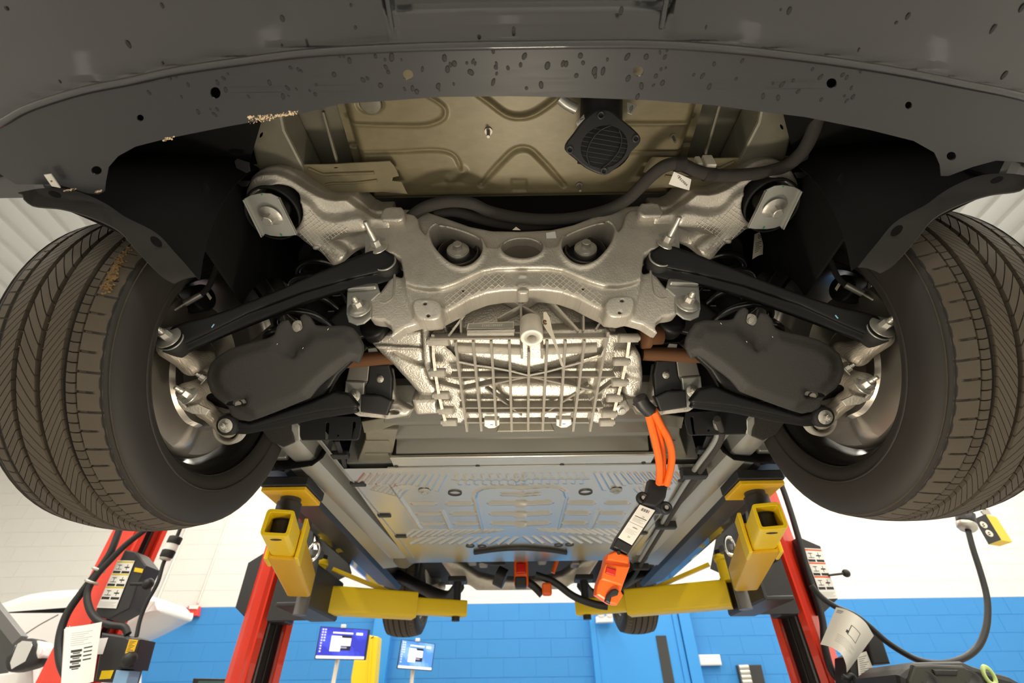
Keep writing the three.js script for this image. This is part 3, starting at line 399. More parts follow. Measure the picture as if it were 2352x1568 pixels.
{ // painted bumper skin above the bead, with a shallow rectangular recess in the middle
  const prof = [[0, -.001], [-.004, .004], [-.012, .0045], [-.03, .006], [-.06, .010], [-.10, .016], [-.15, .026], [-.20, .045], [-.25, .075], [-.29, .12], [-.31, .18], [-.32, .26], [-.325, .34]];
  const c = new THREE.CatmullRomCurve3(prof.map(([a, b]) => V(a, b, 0)), false, 'centripetal').getPoints(90);
  const st = (a, b, x) => { const t = Math.max(0, Math.min(1, (x - a) / (b - a))); return t * t * (3 - 2 * t); };
  const rows = c.map((q, i) => resample(beadW, 420).map(p => { const rec = st(.188, .174, Math.abs(p.x - .004)) * st(-.030, -.040, q.x); const bev = st(.188, .174, Math.abs(p.x - .004)) * st(-.004, -.030, q.x) * .010; const sc = 1 - .25 * st(.55, 1.0, Math.abs(p.x)); return V(p.x * (1 + q.y * .1), p.y + q.y + rec * .014 + bev - .0005, p.z - q.x * sc); }));
  const m = part('bumper_skin', loft(rows, .003, true), M.bumper, car, 'gloss black bumper skin with dried water drops');
  // raised rims of the recess
  for (const s of [-1, 1]) part('recess_edge', tube([.016, .03, .06, .1, .15, .2].map(d => { const k = c.reduce((b, q) => Math.abs(q.x + d) < Math.abs(b.x + d) ? q : b); const B = beadW.reduce((b, q) => Math.abs(q.x - .004 - s * .181) < Math.abs(b.x - .004 - s * .181) ? q : b); return V(B.x, B.y + k.y + .005, B.z + d); }), .004, { n: 20, m: 8 }), M.bumper, m);
  // dried drops: thin dark rings of dirt lying on the paint
  const drops = []; const put = (x, y, sc) => { const q = onVal(x, y); const r = (.0016 + rnd() * .0022) * sc; const g = new THREE.SphereGeometry(r, 10, 4); g.scale(.8 + rnd() * .3, .10, 1 + rnd() * .8); g.rotateY((rnd() - .5) * 1); drops.push(g.translate(q.x, q.y, q.z)); };
  const seg = bead.slice(4, 22); for (let k = 0; k < 110; k++) { const x = 330 + rnd() * 1650; let i = seg.findIndex(s => s[0] > x); i = Math.max(1, i); const f = (x - seg[i - 1][0]) / (seg[i][0] - seg[i - 1][0]); const y = seg[i - 1][1] + f * (seg[i][1] - seg[i - 1][1]); put(x, y + 8 + rnd() * 95, (x > 750 && x < 1500) ? 1 : .8); }
  const dm = M.drop; const d = part('dried_drops', merge(drops), dm, m, 'dark dried water drops'); d.userData.kind = 'stuff';
  const dr2 = []; for (let k = 0; k < 70; k++) { const p = beadW[20 + Math.floor(rnd() * 180)], q = c[12 + Math.floor(rnd() * 40)]; if (Math.abs(Math.abs(p.x - .004) - .181) < .02) continue; const rec = Math.abs(p.x - .004) < .174 && q.x < -.04 ? .024 : 0; const g = new THREE.SphereGeometry(.0014 + rnd() * .0022, 10, 4); g.scale(.7 + rnd() * .3, .15, 1 + rnd()); dr2.push(g.translate(p.x, p.y + q.y + rec - .0012, p.z - q.x)); }
  const d2 = part('dried_drops', merge(dr2), dm, m); d2.userData.kind = 'stuff';
}
// ---- body above: side panels, roof, underside cover ----
{
  const sideProfile = (() => { const s = new THREE.Shape(); s.moveTo(.46, .72); s.lineTo(.30, .78); s.lineTo(-.05, .86); s.lineTo(-.10, 1.25); s.lineTo(.35, 1.62); s.lineTo(.9, 1.95); s.lineTo(2.1, 2.02); s.lineTo(3.1, 1.62); s.lineTo(4.4, 1.42); s.lineTo(4.65, 1.1); s.lineTo(4.65, .80); s.lineTo(4.32, .78); s.absarc(3.86, .80, .42, 0, Math.PI, false); s.lineTo(3.38, .66); s.lineTo(1.40, .66); s.absarc(.92, .80, .43, 0, Math.PI, false); s.lineTo(.46, .72); return s; })();
  for (const s of [-1, 1]) { const g = new THREE.ExtrudeGeometry(sideProfile, { depth: .09, bevelEnabled: true, bevelSize: .01, bevelThickness: .02, bevelSegments: 2, curveSegments: 24 }); g.rotateY(Math.PI / 2); g.translate(s > 0 ? .84 : -.93, EYE, 0); part('body_side', g, M.bumper, car, 'gloss black body side with wheel arch'); }
  part('floor_pan', merge([plainBox(1.70, .02, 4.5, V(0, EYE + 1.16, -2.3)), plainBox(1.68, .75, 3.6, V(0, EYE + 1.55, -2.2)), plainBox(1.68, .3, .9, V(0, EYE + 1.32, -4.1))]), M.under, car, 'dark floor pan above the suspension');
}
// wheel houses
{
  const N = 40, cx = .93, cy = .80, R = .44, xs = [-.925, -.86, -.78, -.70, -.62, -.585];
  const rows = xs.map((x, k) => { const f = k / (xs.length - 1), s = 1 - .10 * Math.pow(f, 4), r = []; for (let i = 0; i <= N; i++) { const a0 = rad(-4 - 24 * f), a = a0 + (rad(212) - a0) * i / N; r.push(V(x, EYE + cy + R * Math.sin(a) * s, -(cx - R * Math.cos(a) * s))); } return r; });
  LR('wheel_house', loft(rows, .003, true), M.liner, car, 'black wheel arch liner');
  { const sh = new THREE.Shape(); sh.moveTo(.50, .80); for (let i = 0; i <= 30; i++) { const a = Math.PI - i / 30 * Math.PI; sh.lineTo(.93 + .41 * Math.cos(a), .80 + .41 * Math.sin(a)); } sh.lineTo(1.36, .66); sh.lineTo(1.12, .66); sh.absarc(.93, .70, .20, 0, Math.PI, false); sh.lineTo(.56, .70); const g = new THREE.ExtrudeGeometry(sh, { depth: .006, bevelEnabled: false, curveSegments: 20 }); g.rotateY(Math.PI / 2); LR('wheel_house_wall', g.translate(-.612, EYE, 0), M.liner, car); }
  // inside of the bumper corner, dark pocket between bumper and liner
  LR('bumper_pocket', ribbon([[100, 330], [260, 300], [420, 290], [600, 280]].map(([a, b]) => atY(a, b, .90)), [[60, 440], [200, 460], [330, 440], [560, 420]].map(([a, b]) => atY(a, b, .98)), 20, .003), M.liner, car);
  // folded lower edge strip of the liner
  const T = cD([[150, 52], [330, 20], [560, 25], [750, 85], [900, 165], [1010, 245], [1290, 390], [1450, 560], [1612, 735]]), B = cD([[190, 100], [260, 155], [500, 185], [760, 260], [980, 370], [1100, 500], [1270, 680], [1350, 750], [1430, 785]]);
  const dep = (i, n) => .440 + .075 * i / n; const w = (P, dy) => P.map(([a, b], i) => atD(a, b, dep(i, P.length - 1) + dy));
  const fl = LR('liner_flap', ribbon(w(T, 0), w(B, .006), 40, .003, true, .004), M.flap, car, 'charcoal edge strip of the arch liner');
  const hole = (a, b, rx, ry, rot, d) => { const p = atD(a, b, d), n = camera.position.clone().sub(p).normalize(); const f = { o: p, ...frame(p.x, p.y - EYE, -p.z, n) }; return plate(f, disc(0, 0, rx, ry, 16, rot), { uvs: true, t: .001, w: .004 }); };
  LR('slot', hole(359, 555, .010, .006, -1.0, .487), M.liner, fl); LR('slot', hole(126, 446, .008, .005, -.5, .448), M.liner, fl);
}

// ---- trunk floor and rails ----
{
  const f = frame(0, .98, .55, V(0, -1, 0)); const q = (p, o) => ({ p, ...o });
  const L = o => ({ line: true, hw: .003, h: .007, soft: .009, smooth: 1, ...o });
  const feats = [
    L({ p: [[790, 283], [900, 287], [990, 284], [1020, 268], [1022, 248], [1005, 232], [975, 215]] }), L({ p: [[1085, 205], [1120, 230], [1165, 262], [1195, 267], [1225, 260], [1260, 238], [1300, 205]], h: .010, hw: .005 }),
    L({ p: [[800, 352], [900, 350], [1020, 348], [1045, 360], [1058, 385]], h: -.007 }), L({ p: [[1105, 425], [1150, 375], [1185, 345], [1215, 344], [1245, 370], [1295, 425]], h: -.009, hw: .005 }),
    L({ p: [[1440, 283], [1520, 283], [1600, 282]] }), L({ p: [[1450, 350], [1520, 350], [1600, 348]], h: -.006 }), q(disc(850, 240, 32, 22, 20), { h: -.004, soft: .004 }), q([[1175, 412], [1210, 412], [1210, 440], [1175, 440]], { h: -.003, soft: .006 }), L({ p: [[1035, 412], [1062, 392]], h: .006, hw: .008, soft: .02 }),
  ];
  const ext = (u, v) => { const e = Math.min(.372 - Math.abs(u), v - -.125, 1); const t = Math.max(0, Math.min(1, 1 - e / .025)); return -.035 * t * t; };
  const m = part('trunk_floor', pressed(f, -.39, .39, -.135, .28, .0028, feats, ext), M.beige, car, 'olive beige pressed trunk floor');
  for (const [a, b, r] of [[1122, 300, 1], [1545, 312, .8], [1330, 424, .9]]) { const p = atY(a, b, .98); part('stud', merge([cyl(p.clone().add(V(0, .002, 0)), V(0, -1, 0), .0085 * r, .0085 * r, .006), cyl(p, V(0, -1, 0), .004 * r, .0034 * r, .026)]), M.zincDark, m); }
  { const p = atY(850, 238, .98); part('grommet', lathe(p.clone().add(V(0, .004, 0)), V(0, -1, 0), [[0, .006], [.019, .006], [.022, .003], [.024, 0], [0, 0]]), M.rail, m, 'dark rubber grommet'); }
  // body rails beside it
  const rl = frame(0, .955, .55, V(0, -1, 0));
  LR('body_rail', plate(rl, [[548, 225], [640, 225], [655, 300], [715, 418], [600, 420]], { t: .09, bevel: .006, holes: [disc(600, 310, 11, 13, 16, .3), disc(616, 345, 7, 3.5, 12)] }), M.rail, car, 'grey painted body rail');
  LR('rail_recess', plate(frame(0, 1.05, .55, V(0, -1, 0)), [[655, 180], [800, 180], [815, 420], [715, 420]], { t: .05, bevel: .004 }), M.rail, car, 'recessed grey floor beside the rail');
  LR('rail_edge', bar(atY(742, 255, .975), atY(775, 372, .975), .006, .01), M.rail, car);
  // cross flange behind the subframe
  const cf = frame(0, .93, .66, V(0, -.96, .28)); const fl = cE([[300, 130], [420, 122], [640, 105], [860, 122], [1180, 118], [1340, 108], [1500, 100], [1770, 86], [1810, 130], [1840, 180], [1865, 245], [1800, 260], [1795, 290], [1890, 300], [1955, 430], [1700, 410], [1400, 415], [1100, 400], [700, 300]]);
  const cg = LR('cross_flange', plate(cf, fl, { t: .004, bevel: .0015, holes: [cE(disc(1217, 157, 30, 14, 12)), cE(disc(958, 273, 30, 22, 14, .5))] }), M.beige, car, 'beige spot welded cross flange');
  LR('swage', merge([tube(cE([[940, 165], [1010, 195], [1080, 225], [1200, 222], [1400, 215], [1610, 208]]).map(([a, b]) => onF(cf, a, b, 0)), .004, { n: 30 }), tube(cE([[1110, 330], [1180, 318], [1400, 312], [1640, 285]]).map(([a, b]) => onF(cf, a, b, 0)), .003, { n: 30 })]), M.beige, cg);
  // dark cavity behind the subframe, grey heater hose crossing it
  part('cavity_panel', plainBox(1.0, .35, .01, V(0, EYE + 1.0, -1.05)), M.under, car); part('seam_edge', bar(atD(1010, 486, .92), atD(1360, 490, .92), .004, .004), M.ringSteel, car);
  const hp = [[930, 510, .90], [965, 482, .91], [1000, 468, .91], [1040, 462, .91], [1085, 468, .91], [1120, 484, .91], [1180, 498, .91], [1250, 504, .91], [1320, 500, .91], [1400, 480, .91], [1440, 458, .91], [1470, 430, .905], [1500, 400, .90], [1530, 380, .90], [1560, 377, .90], [1600, 393, .90], [1640, 402, .90], [1700, 402, .90], [1760, 395, .90], [1810, 378, .90], [1845, 345, .905], [1868, 300, .91], [1880, 260, .915]];
  const h = part('wiring_hose', tube(hp.map(([a, b, d]) => atY(a, b, d)), .0135, { n: 160, m: 14 }), M.hose, car, 'grey taped wiring hose winding over the subframe');
  const tp = (a, b, d, ax) => cyl(atY(a, b, d).addScaledVector(ax.clone().normalize(), -.012), ax, .0150, .0150, .024, 16);
  part('tape_wrap', tp(1562, 377, .90, V(1, 0, .1)), M.hose, h); part('tape_wrap', tp(1630, 401, .90, V(1, 0, -.1)), M.hose, h);
  part('clip', merge([box(.022, .04, .012, atY(1628, 372, .925), .003), box(.012, .03, .01, atY(1604, 371, .93), .003)]), M.tag, h, 'cream plastic clip');
  part('hose_label', card(atY(1548, 394, .885), atY(1588, 412, .882), atY(1583, 437, .875), atY(1536, 423, .875), .0008, -.004), printMat(128, 96, (x, w, hh) => { x.fillStyle = '#f4f0e8'; x.fillRect(0, 0, w, hh); x.fillStyle = '#222'; x.font = 'bold 24px sans-serif'; x.save(); x.translate(60, 20); x.rotate(.5); x.fillText('E5298A', -20, 22); x.restore(); x.fillRect(30, 8, 3, 14); x.fillRect(38, 8, 3, 16); x.fillRect(46, 8, 2, 18); }), h, 'white paper label');
  // low cloth-like second hose
  part('lower_hose', tube([[1000, 492], [1040, 486], [1120, 508], [1200, 520], [1280, 512], [1340, 500]].map(([a, b]) => atY(a, b, .925)), .012, { n: 50, m: 12 }), M.hose, car);
}
// ---- round exhaust flap vent with grille ----
{
  const c = atD(1388, 318, .462), n = V(-.02, -.86, .50).normalize(); const fr = frame(c.x, c.y - EYE, -c.z, n);
  const ring = cB([[1770, 735], [1830, 745], [1900, 800], [1985, 870], [2032, 925], [2030, 960], [1975, 1020], [1930, 1080], [1860, 1140], [1800, 1180], [1750, 1172], [1660, 1130], [1590, 1070], [1525, 1010], [1528, 970], [1580, 900], [1640, 820], [1720, 750]]);
  const e = []; const ce = cB([[1786, 990]])[0]; for (let i = 0; i < 28; i++) { const a = i / 28 * 2 * Math.PI, x = Math.cos(a) * 172, y = Math.sin(a) * 152; e.push([ce[0] + (x * Math.cos(.42) + y * Math.sin(.42)) / 2.94, ce[1] + (-x * Math.sin(.42) + y * Math.cos(.42)) / 2.94]); }
  const v = part('vent_housing', plate(fr, smooth(ring, 3), { holes: [e], t: .016, bevel: .003 }), M.black, car, 'black plastic air vent with round slatted grille');
  const up = V(.05, .82, -.57).normalize(), r0 = .058; const cc = onF(fr, ...ce, -.01);
  part('duct', orient(new THREE.CylinderGeometry(.040, .046, .17, 28, 1, false).translate(0, .055, 0), cc.clone().addScaledVector(n, -.052), V(.0, .58, .81)), M.black, v);
  part('duct_back', plate(fr, e.map(([x, y]) => [ce[0] + (x - ce[0]) * 1.12, ce[1] + (y - ce[1]) * 1.12]), { w: -.018, t: .014 }), M.liner, v);
  { const E2 = e.map(p => uvOf(fr, ...p, -.004)), sd = sdPoly(E2), c0 = uvOf(fr, ...ce, -.004), d1 = uvOf(fr, ce[0] + 10, ce[1] + 1.7, -.004), l = Math.hypot(d1[0] - c0[0], d1[1] - c0[1]), dx = (d1[0] - c0[0]) / l, dy = (d1[1] - c0[1]) / l;
    for (let i = -6; i <= 6; i++) { let lo = null, hi = null; for (let t = -.08; t <= .08; t += .001) { const u = c0[0] + dx * t - dy * i * .0085, w = c0[1] + dy * t + dx * i * .0085; if (sd(u, w) < .001) { if (lo === null) lo = [u, w]; hi = [u, w]; } } if (lo && hi) part('slat', bar(fromUV(fr, ...lo, -.005), fromUV(fr, ...hi, -.005), .0022, .012, V(0, -.7, -.7), .0008), M.black, v); } }
  for (const s of [[[1690, 1120], [1670, 1040], [1700, 950], [1760, 880], [1830, 848]], [[1760, 1145], [1830, 1090], [1890, 1010], [1905, 930], [1890, 880]]]) part('guard_bar', tube(cB(s).map(([a, b]) => onF(fr, a, b, .001)), .0012, { n: 30, m: 6 }), M.dark, v);
  for (const p of [[1765, 778], [2000, 935], [1555, 1010], [1785, 1155]]) part('screw', lathe(onF(fr, ...cB([p])[0], -.001), n, [[.0075, 0], [.0075, .003], [.0045, .0035], [.004, .001], [0, .001]], 18), M.dark, v);
  part('barcode_label', card(...cB([[1600, 828], [1650, 770], [1655, 800], [1605, 852]]).map(([a, b]) => atD(a, b, .428)), .0006), printMat(96, 48, (x, w, h) => { x.fillStyle = '#f2efe8'; x.fillRect(0, 0, w, h); x.fillStyle = '#222'; for (let i = 0; i < 18; i++) x.fillRect(40 + (i * 7) % 44, 8 + (i * 5) % 32, 5, 5); x.fillRect(6, 10, 24, 3); x.fillRect(6, 18, 20, 3); }), v, 'small white label');
  part('spout', merge([tube([atD(1322, 250, .43), atD(1300, 238, .42), atD(1285, 225, .41)], .010, { n: 10 })]), M.steel, v, 'grey plastic spout');
  part('side_label', card(...cB([[1942, 690], [2012, 712], [1972, 772], [1945, 760]]).map(([a, b]) => atD(a, b, .42)), .0006), printMat(64, 64, (x, w, h) => { x.fillStyle = '#eef0ea'; x.fillRect(0, 0, w, h); x.strokeStyle = '#333'; x.lineWidth = 4; for (let i = 0; i < 3; i++) { x.beginPath(); x.arc(12, 34, 12 + i * 10, -.9, .9); x.stroke(); } }), v);
}

// ---- rear subframe ----
const SF = frame(0, .80, .68, V(0, -.30, .954)), SA = frame(0, .85, .62, V(0, -.95, .30));
const zA = V(0, 0, 1);
{
  const full = [...cF([[1300, 505], [1168, 505], [900, 500], [700, 460], [500, 390], [300, 325], [180, 308], [110, 305]]), ...cE([[1690, 600], [1620, 612], [1540, 680], [1512, 790], [1505, 1040], [1530, 1080], [1600, 1095], [1720, 1050], [1800, 1050], [1870, 1090], [1895, 1130], [1905, 1250], [1930, 1400]]), ...cF([[105, 980], [130, 1080], [165, 1180], [205, 1285], [300, 1305], [420, 1290], [450, 1255], [560, 1200], [700, 1120], [850, 1065], [1000, 1042], [1168, 1038], [1300, 1038]])];
  const tier = [...cF([[1300, 655], [1168, 655], [960, 655], [840, 650], [800, 600], [335, 545], [300, 540], [255, 480], [235, 400], [200, 355], [120, 345], [60, 345]]), ...cE([[1680, 690], [1600, 700], [1530, 780], [1512, 900], [1510, 1030], [1540, 1070], [1600, 1080], [1720, 1040], [1800, 1040], [1880, 1090]]), ...cF([[100, 880], [115, 980], [200, 1010], [330, 1030], [460, 1020], [580, 980], [700, 925], [820, 870], [950, 845], [1168, 840], [1300, 840]])];
  const tri = cF([[347, 570], [342, 510], [385, 458], [450, 447], [560, 470], [700, 518], [785, 566], [814, 630], [806, 710], [745, 788], [665, 826], [595, 824], [510, 785], [420, 700], [370, 630]]);
  const rim = tri.map(([x, y]) => { const c = cF([[580, 640]])[0]; return [c[0] + (x - c[0]) * 1.10, c[1] + (y - c[1]) * 1.10]; });
  const oval = disc(...cF([[1165, 655]])[0], 46, 26, 30), ovalRim = disc(...cF([[1165, 658]])[0], 51, 30, 30);
  const pad = cF([[185, 1160], [215, 1125], [300, 1118], [400, 1130], [447, 1180], [445, 1255], [410, 1297], [300, 1308], [215, 1280]]);
  const flank = cL([[190, 100], [270, 50], [350, -60], [450, -20], [500, 190], [600, 240], [430, 292], [352, 345], [240, 375], [326, 352], [346, 322], [332, 280], [290, 250], [235, 245], [200, 235]]);
  const g1 = cast(SF, .003, [
    { p: full, w: [-.085, -.014], r: .008 }, { p: flank, w: [-.06, -.022], r: .006, k: .012 }, { p: tier, w: [-.06, 0], r: .005, k: .003 }, { p: rim, smooth: 3, w: [-.05, .004], r: .004, k: .01 }, { p: ovalRim, w: [-.05, .003], r: .004, k: .008 },
    { p: pad, smooth: 3, w: [-.05, .006], r: .005, k: .01 }, { p: tri, smooth: 3, w: [-.2, .1], at: 0, op: 'sub', r: .002, k: .006 }, { p: oval, w: [-.2, .1], at: 0, op: 'sub', r: .002, k: .005 },
    { p: cF(disc(299, 1165, 19, 13, 12)), w: [-.2, .1], at: .006, op: 'sub', r: .001, k: .001 }, { p: cF(disc(326, 1272, 19, 13, 12)), w: [-.2, .1], at: .006, op: 'sub', r: .001, k: .001 }, { p: cF(disc(640, 1050, 13, 12, 10)), w: [-.2, .1], at: -.014, op: 'sub', r: .001, k: .001 },
    { p: cF(disc(1168, 905, 30, 18, 14)), w: [-.04, -.0105], r: .001, k: .001 }, { p: cF(disc(1168, 993, 38, 24, 14)), w: [-.04, -.0095], r: .001, k: .001 }, { p: cF(disc(1168, 1045, 40, 28, 14)), w: [-.05, -.002], r: .004, k: .006 },
  ], { sym: true });
  const sub = part('rear_subframe', g1, M.cast, car, 'cast aluminium rear subframe');
  const eye = cE(disc(590, 610, 282, 245, 30, .3));
  const arm = cast(SA, .003, [
    { p: cE([[310, 330], [345, 260], [390, 215], [430, 190], [500, 160], [600, 148], [700, 170], [800, 220], [900, 290], [1000, 360], [1120, 430], [1180, 450], [1400, 445], [1450, 480], [1560, 580], [1620, 605], [1760, 600], [1800, 800], [1500, 900], [1200, 700], [900, 600], [600, 560], [350, 500]]), w: [-.13, -.055], r: .004 },
    { p: cE([[285, 470], [300, 390], [340, 290], [395, 245], [470, 225], [580, 220], [660, 245], [760, 290], [900, 380], [1000, 440], [1100, 480], [1200, 497], [1320, 490], [1360, 520], [1450, 590], [1550, 665], [1620, 685], [1760, 690], [1800, 900], [1600, 1000], [1400, 1050], [1190, 1165], [1150, 1130], [1110, 1080], [1050, 1020], [970, 975], [880, 910], [810, 850], [500, 760], [330, 620]]), w: [-.075, -.024], r: .004, k: .004 },
    { p: cE([[300, 440], [400, 372], [500, 356], [600, 372], [700, 415], [790, 462], [850, 490], [930, 540], [1000, 620], [1080, 680], [1200, 700], [1320, 680], [1430, 665], [1500, 700], [1540, 780], [1500, 900], [1350, 1100], [1190, 1165], [1150, 1130], [1110, 1080], [1050, 1020], [970, 975], [880, 910], [810, 850], [700, 860], [480, 800], [330, 600]]), smooth: 2, w: [-.05, 0], r: .012, k: .02 },
    { p: cE([[1180, 920], [1300, 885], [1500, 850], [1520, 1050], [1360, 1110], [1350, 1030], [1270, 970]]), w: [-.03, .06], op: 'sub', at: -.01, r: .01, k: .03 },
    { p: eye, w: [-.3, .1], at: 0, op: 'sub', r: .002, k: .006 }, { p: cE(disc(1008, 985, 38, 26, 14)), w: [-.03, .006], r: .003, k: .004 },
  ]);
  const arms = LR('subframe_arm', arm, M.cast, car, 'cast aluminium subframe arm with waffle ribs');
  // waffle ribs
  const clip = (poly, fr, w, dirs, step, hw) => { const P = poly.map(p => uvOf(fr, ...p, w)), sd = sdPoly(P); const out = []; const c = [0, 1].map(k => P.reduce((s, p) => s + p[k], 0) / P.length); for (const a of dirs) { const dx = Math.cos(a), dy = Math.sin(a); for (let o = -40; o <= 40; o++) { let run = null; for (let s = -.3; s <= .3; s += .003) { const u = c[0] + dx * s - dy * o * step, v = c[1] + dy * s + dx * o * step; const inside = sd(u, v) < 0; if (inside && run === null) run = [u, v, u, v]; else if (inside) { run[2] = u; run[3] = v; } if (!inside && run) { if (Math.hypot(run[2] - run[0], run[3] - run[1]) > .006) out.push(bar(fromUV(fr, run[0], run[1], w), fromUV(fr, run[2], run[3], w), hw, .002, fr.n, .0006)); run = null; } } } } return merge(out); };
  const hA = LR('waffle_ribs', clip(cE([[880, 600], [960, 590], [1060, 710], [1180, 735], [1280, 740], [1390, 800], [1150, 900], [1240, 1060], [1190, 1120], [1120, 1060], [1060, 1010], [960, 950], [900, 910], [820, 840], [880, 760]]), SA, .0009, [.55, 2.12], .0086, .0015), M.hatchRib, arms);
  const band = clip(cF([[470, 1110], [600, 1020], [720, 960], [850, 900], [1020, 885], [1020, 1010], [860, 1045], [700, 1105], [560, 1180], [480, 1230]]), SF, -.0130, [.75, 2.4], .0095, .0015); hA.forEach(h => h.userData.kind = 'stuff');
  LR('waffle_ribs', band, M.hatchRib, sub).forEach(h => h.userData.kind = 'stuff');
  // motor mount bushings in the two triangular windows
  const bc = onF(SF, ...cF([[597, 700]])[0], -.045);
  const bush = LR('mount_bushing', merge([lathe(bc, zA, [[.041, -.05], [.0445, .004], [.047, .004], [.048, .0], [.048, -.05]], 40)]), M.ringSteel, sub, 'steel bushing shell');
  LR('rubber', lathe(bc, zA, [[.042, -.02], [.040, -.012], [.030, -.016], [.026, -.004], [0, -.004]], 36), M.rubber, bush); LR('sleeve', lathe(bc, zA, [[.027, -.006], [.027, .002], [.025, .004], [.0, .004]], 32), M.zincDark, bush);
  LR('bolt', boltGeo(bc.clone().add(V(0, 0, .004)), V(.02, -.06, 1), .0118, { flange: 2.0, head: 1.25, washer: 2.2 }), M.zinc, sub, 'large hex flange bolt');
  part('cavity_back', plate(SF, cF(disc(1165, 655, 230, 140, 24)), { w: -.04, t: .004 }), M.ringSteel, sub);
  part('data_label', card(...cF([[1388, 528], [1470, 514], [1483, 575], [1392, 578]]).map(([a, b]) => onF(SF, a, b, -.0125)), .0006), M.paper, sub, 'small white sticker'); part('tape_mark', plate(SF, cF([[1085, 500], [1118, 472], [1160, 502]]), { w: -.012, t: .001 }), M.tag, sub);
  // square pads
  LR('stop_block', cast(SF, .003, [{ p: cE([[1690, 600], [1715, 562], [1790, 550], [1890, 556], [1920, 595], [1920, 650], [1900, 685], [1860, 700], [1690, 700], [1670, 650]]), w: [-.06, .018], r: .004 }]), M.cast, sub, 'square cast stop block');
  // bushing plates with vertical bolts
  const pl = cE([[265, 478], [340, 440], [450, 418], [540, 424], [625, 462], [812, 848], [740, 862], [620, 866], [540, 857], [486, 838], [460, 872]]);
  const plates = LR('mount_plate', merge([plate(SA, pl, { w: .022, t: .004, bevel: .001 }), bar(onF(SA, ...cE([[268, 482]])[0], .024), onF(SA, ...cE([[458, 868]])[0], .024), .003, .010, SA.n, .001), bar(onF(SA, ...cE([[627, 468]])[0], .024), onF(SA, ...cE([[810, 844]])[0], .024), .003, .010, SA.n, .001)]), M.steel, car, 'grey steel bushing retainer plate');
  const down = V(-.05, -1, .05); const pb = onF(SA, ...cE([[545, 658]])[0], .022);
  LR('bolt', boltGeo(pb, down, .0125, { flange: 2.0, head: 1.3, washer: 0 }), M.zinc, plates, 'hex flange bolt');
  const ec = onF(SA, ...cE([[590, 610]])[0], -.02);
  const eb = LR('frame_bushing', lathe(ec, V(0, -.95, .3), [[.0, -.06], [.050, -.06], [.054, .014], [.058, .016], [.060, .012], [.060, -.06]], 40), M.rubber, car, 'black rubber subframe bushing'); LR('core', lathe(ec, V(0, -.95, .3), [[.024, -.03], [.028, .03], [.022, .036], [0, .036]], 28), M.zincDark, eb);
  LR('paint_dash', merge([bar(onF(SA, ...cE([[445, 425]])[0], .0235), onF(SA, ...cE([[458, 440]])[0], .0235), .003, .001)]), M.green, plates); LR('paint_dash', bar(onF(SA, ...cE([[640, 838]])[0], .0235), onF(SA, ...cE([[660, 858]])[0], .0235), .003, .001), M.green, plates);
  // long pivot studs and the lower zinc brackets
  const s0 = onF(SF, ...cE([[1648, 975]])[0], .001); LR('pivot_stud', boltGeo(s0, V(-.16, .02, 1), .0122, { flange: 1.9, head: 1.4, stud: 4.0 }), M.zinc, sub, 'long pale threaded stud with flange nut');
  LR('slot_plate', plate(SF, cE([[1520, 830], [1720, 880], [1715, 1050], [1600, 1085], [1540, 1070], [1515, 1030]]), { w: .0015, t: .003, holes: [cE(disc(1650, 965, 75, 70, 20))] }), M.steel, sub);
  const bk = [[797, 668], [800, 655], [866, 650], [873, 672], [853, 690], [852, 728], [835, 742], [818, 746], [800, 739], [795, 720]];
  const fb = frame(0, .69, .70, V(-.1, -.3, .95)); const brk = LR('link_bracket', plate(fb, bk, { t: .006, bevel: .002, w: .0 }), M.steel, car, 'zinc plated link bracket');
  LR('bracket_top', bar(onF(fb, 800, 662, .004), onF(fb, 866, 657, .004), .018, .010, V(0, .3, 1), .004), M.steel, brk);
  LR('bolt', boltGeo(onF(fb, 826, 708, .001), V(-.12, .04, 1), .0115, { flange: 1.9, head: 1.3, stud: 1.2, washer: 2.3 }), M.zinc, brk, 'hex nut on washer');
  LR('paint_dash', bar(onF(fb, 797, 722, .002), onF(fb, 806, 718, .002), .003, .001, zA), M.cyan, brk);
  LR('slot_relief', tube(cE([[1820, 1240], [1815, 1400], [1795, 1500], [1730, 1545], [1670, 1540]]).map(([a, b]) => onF(SF, a, b, -.022)), .0028, { n: 24, m: 6 }), M.cast, sub);
}
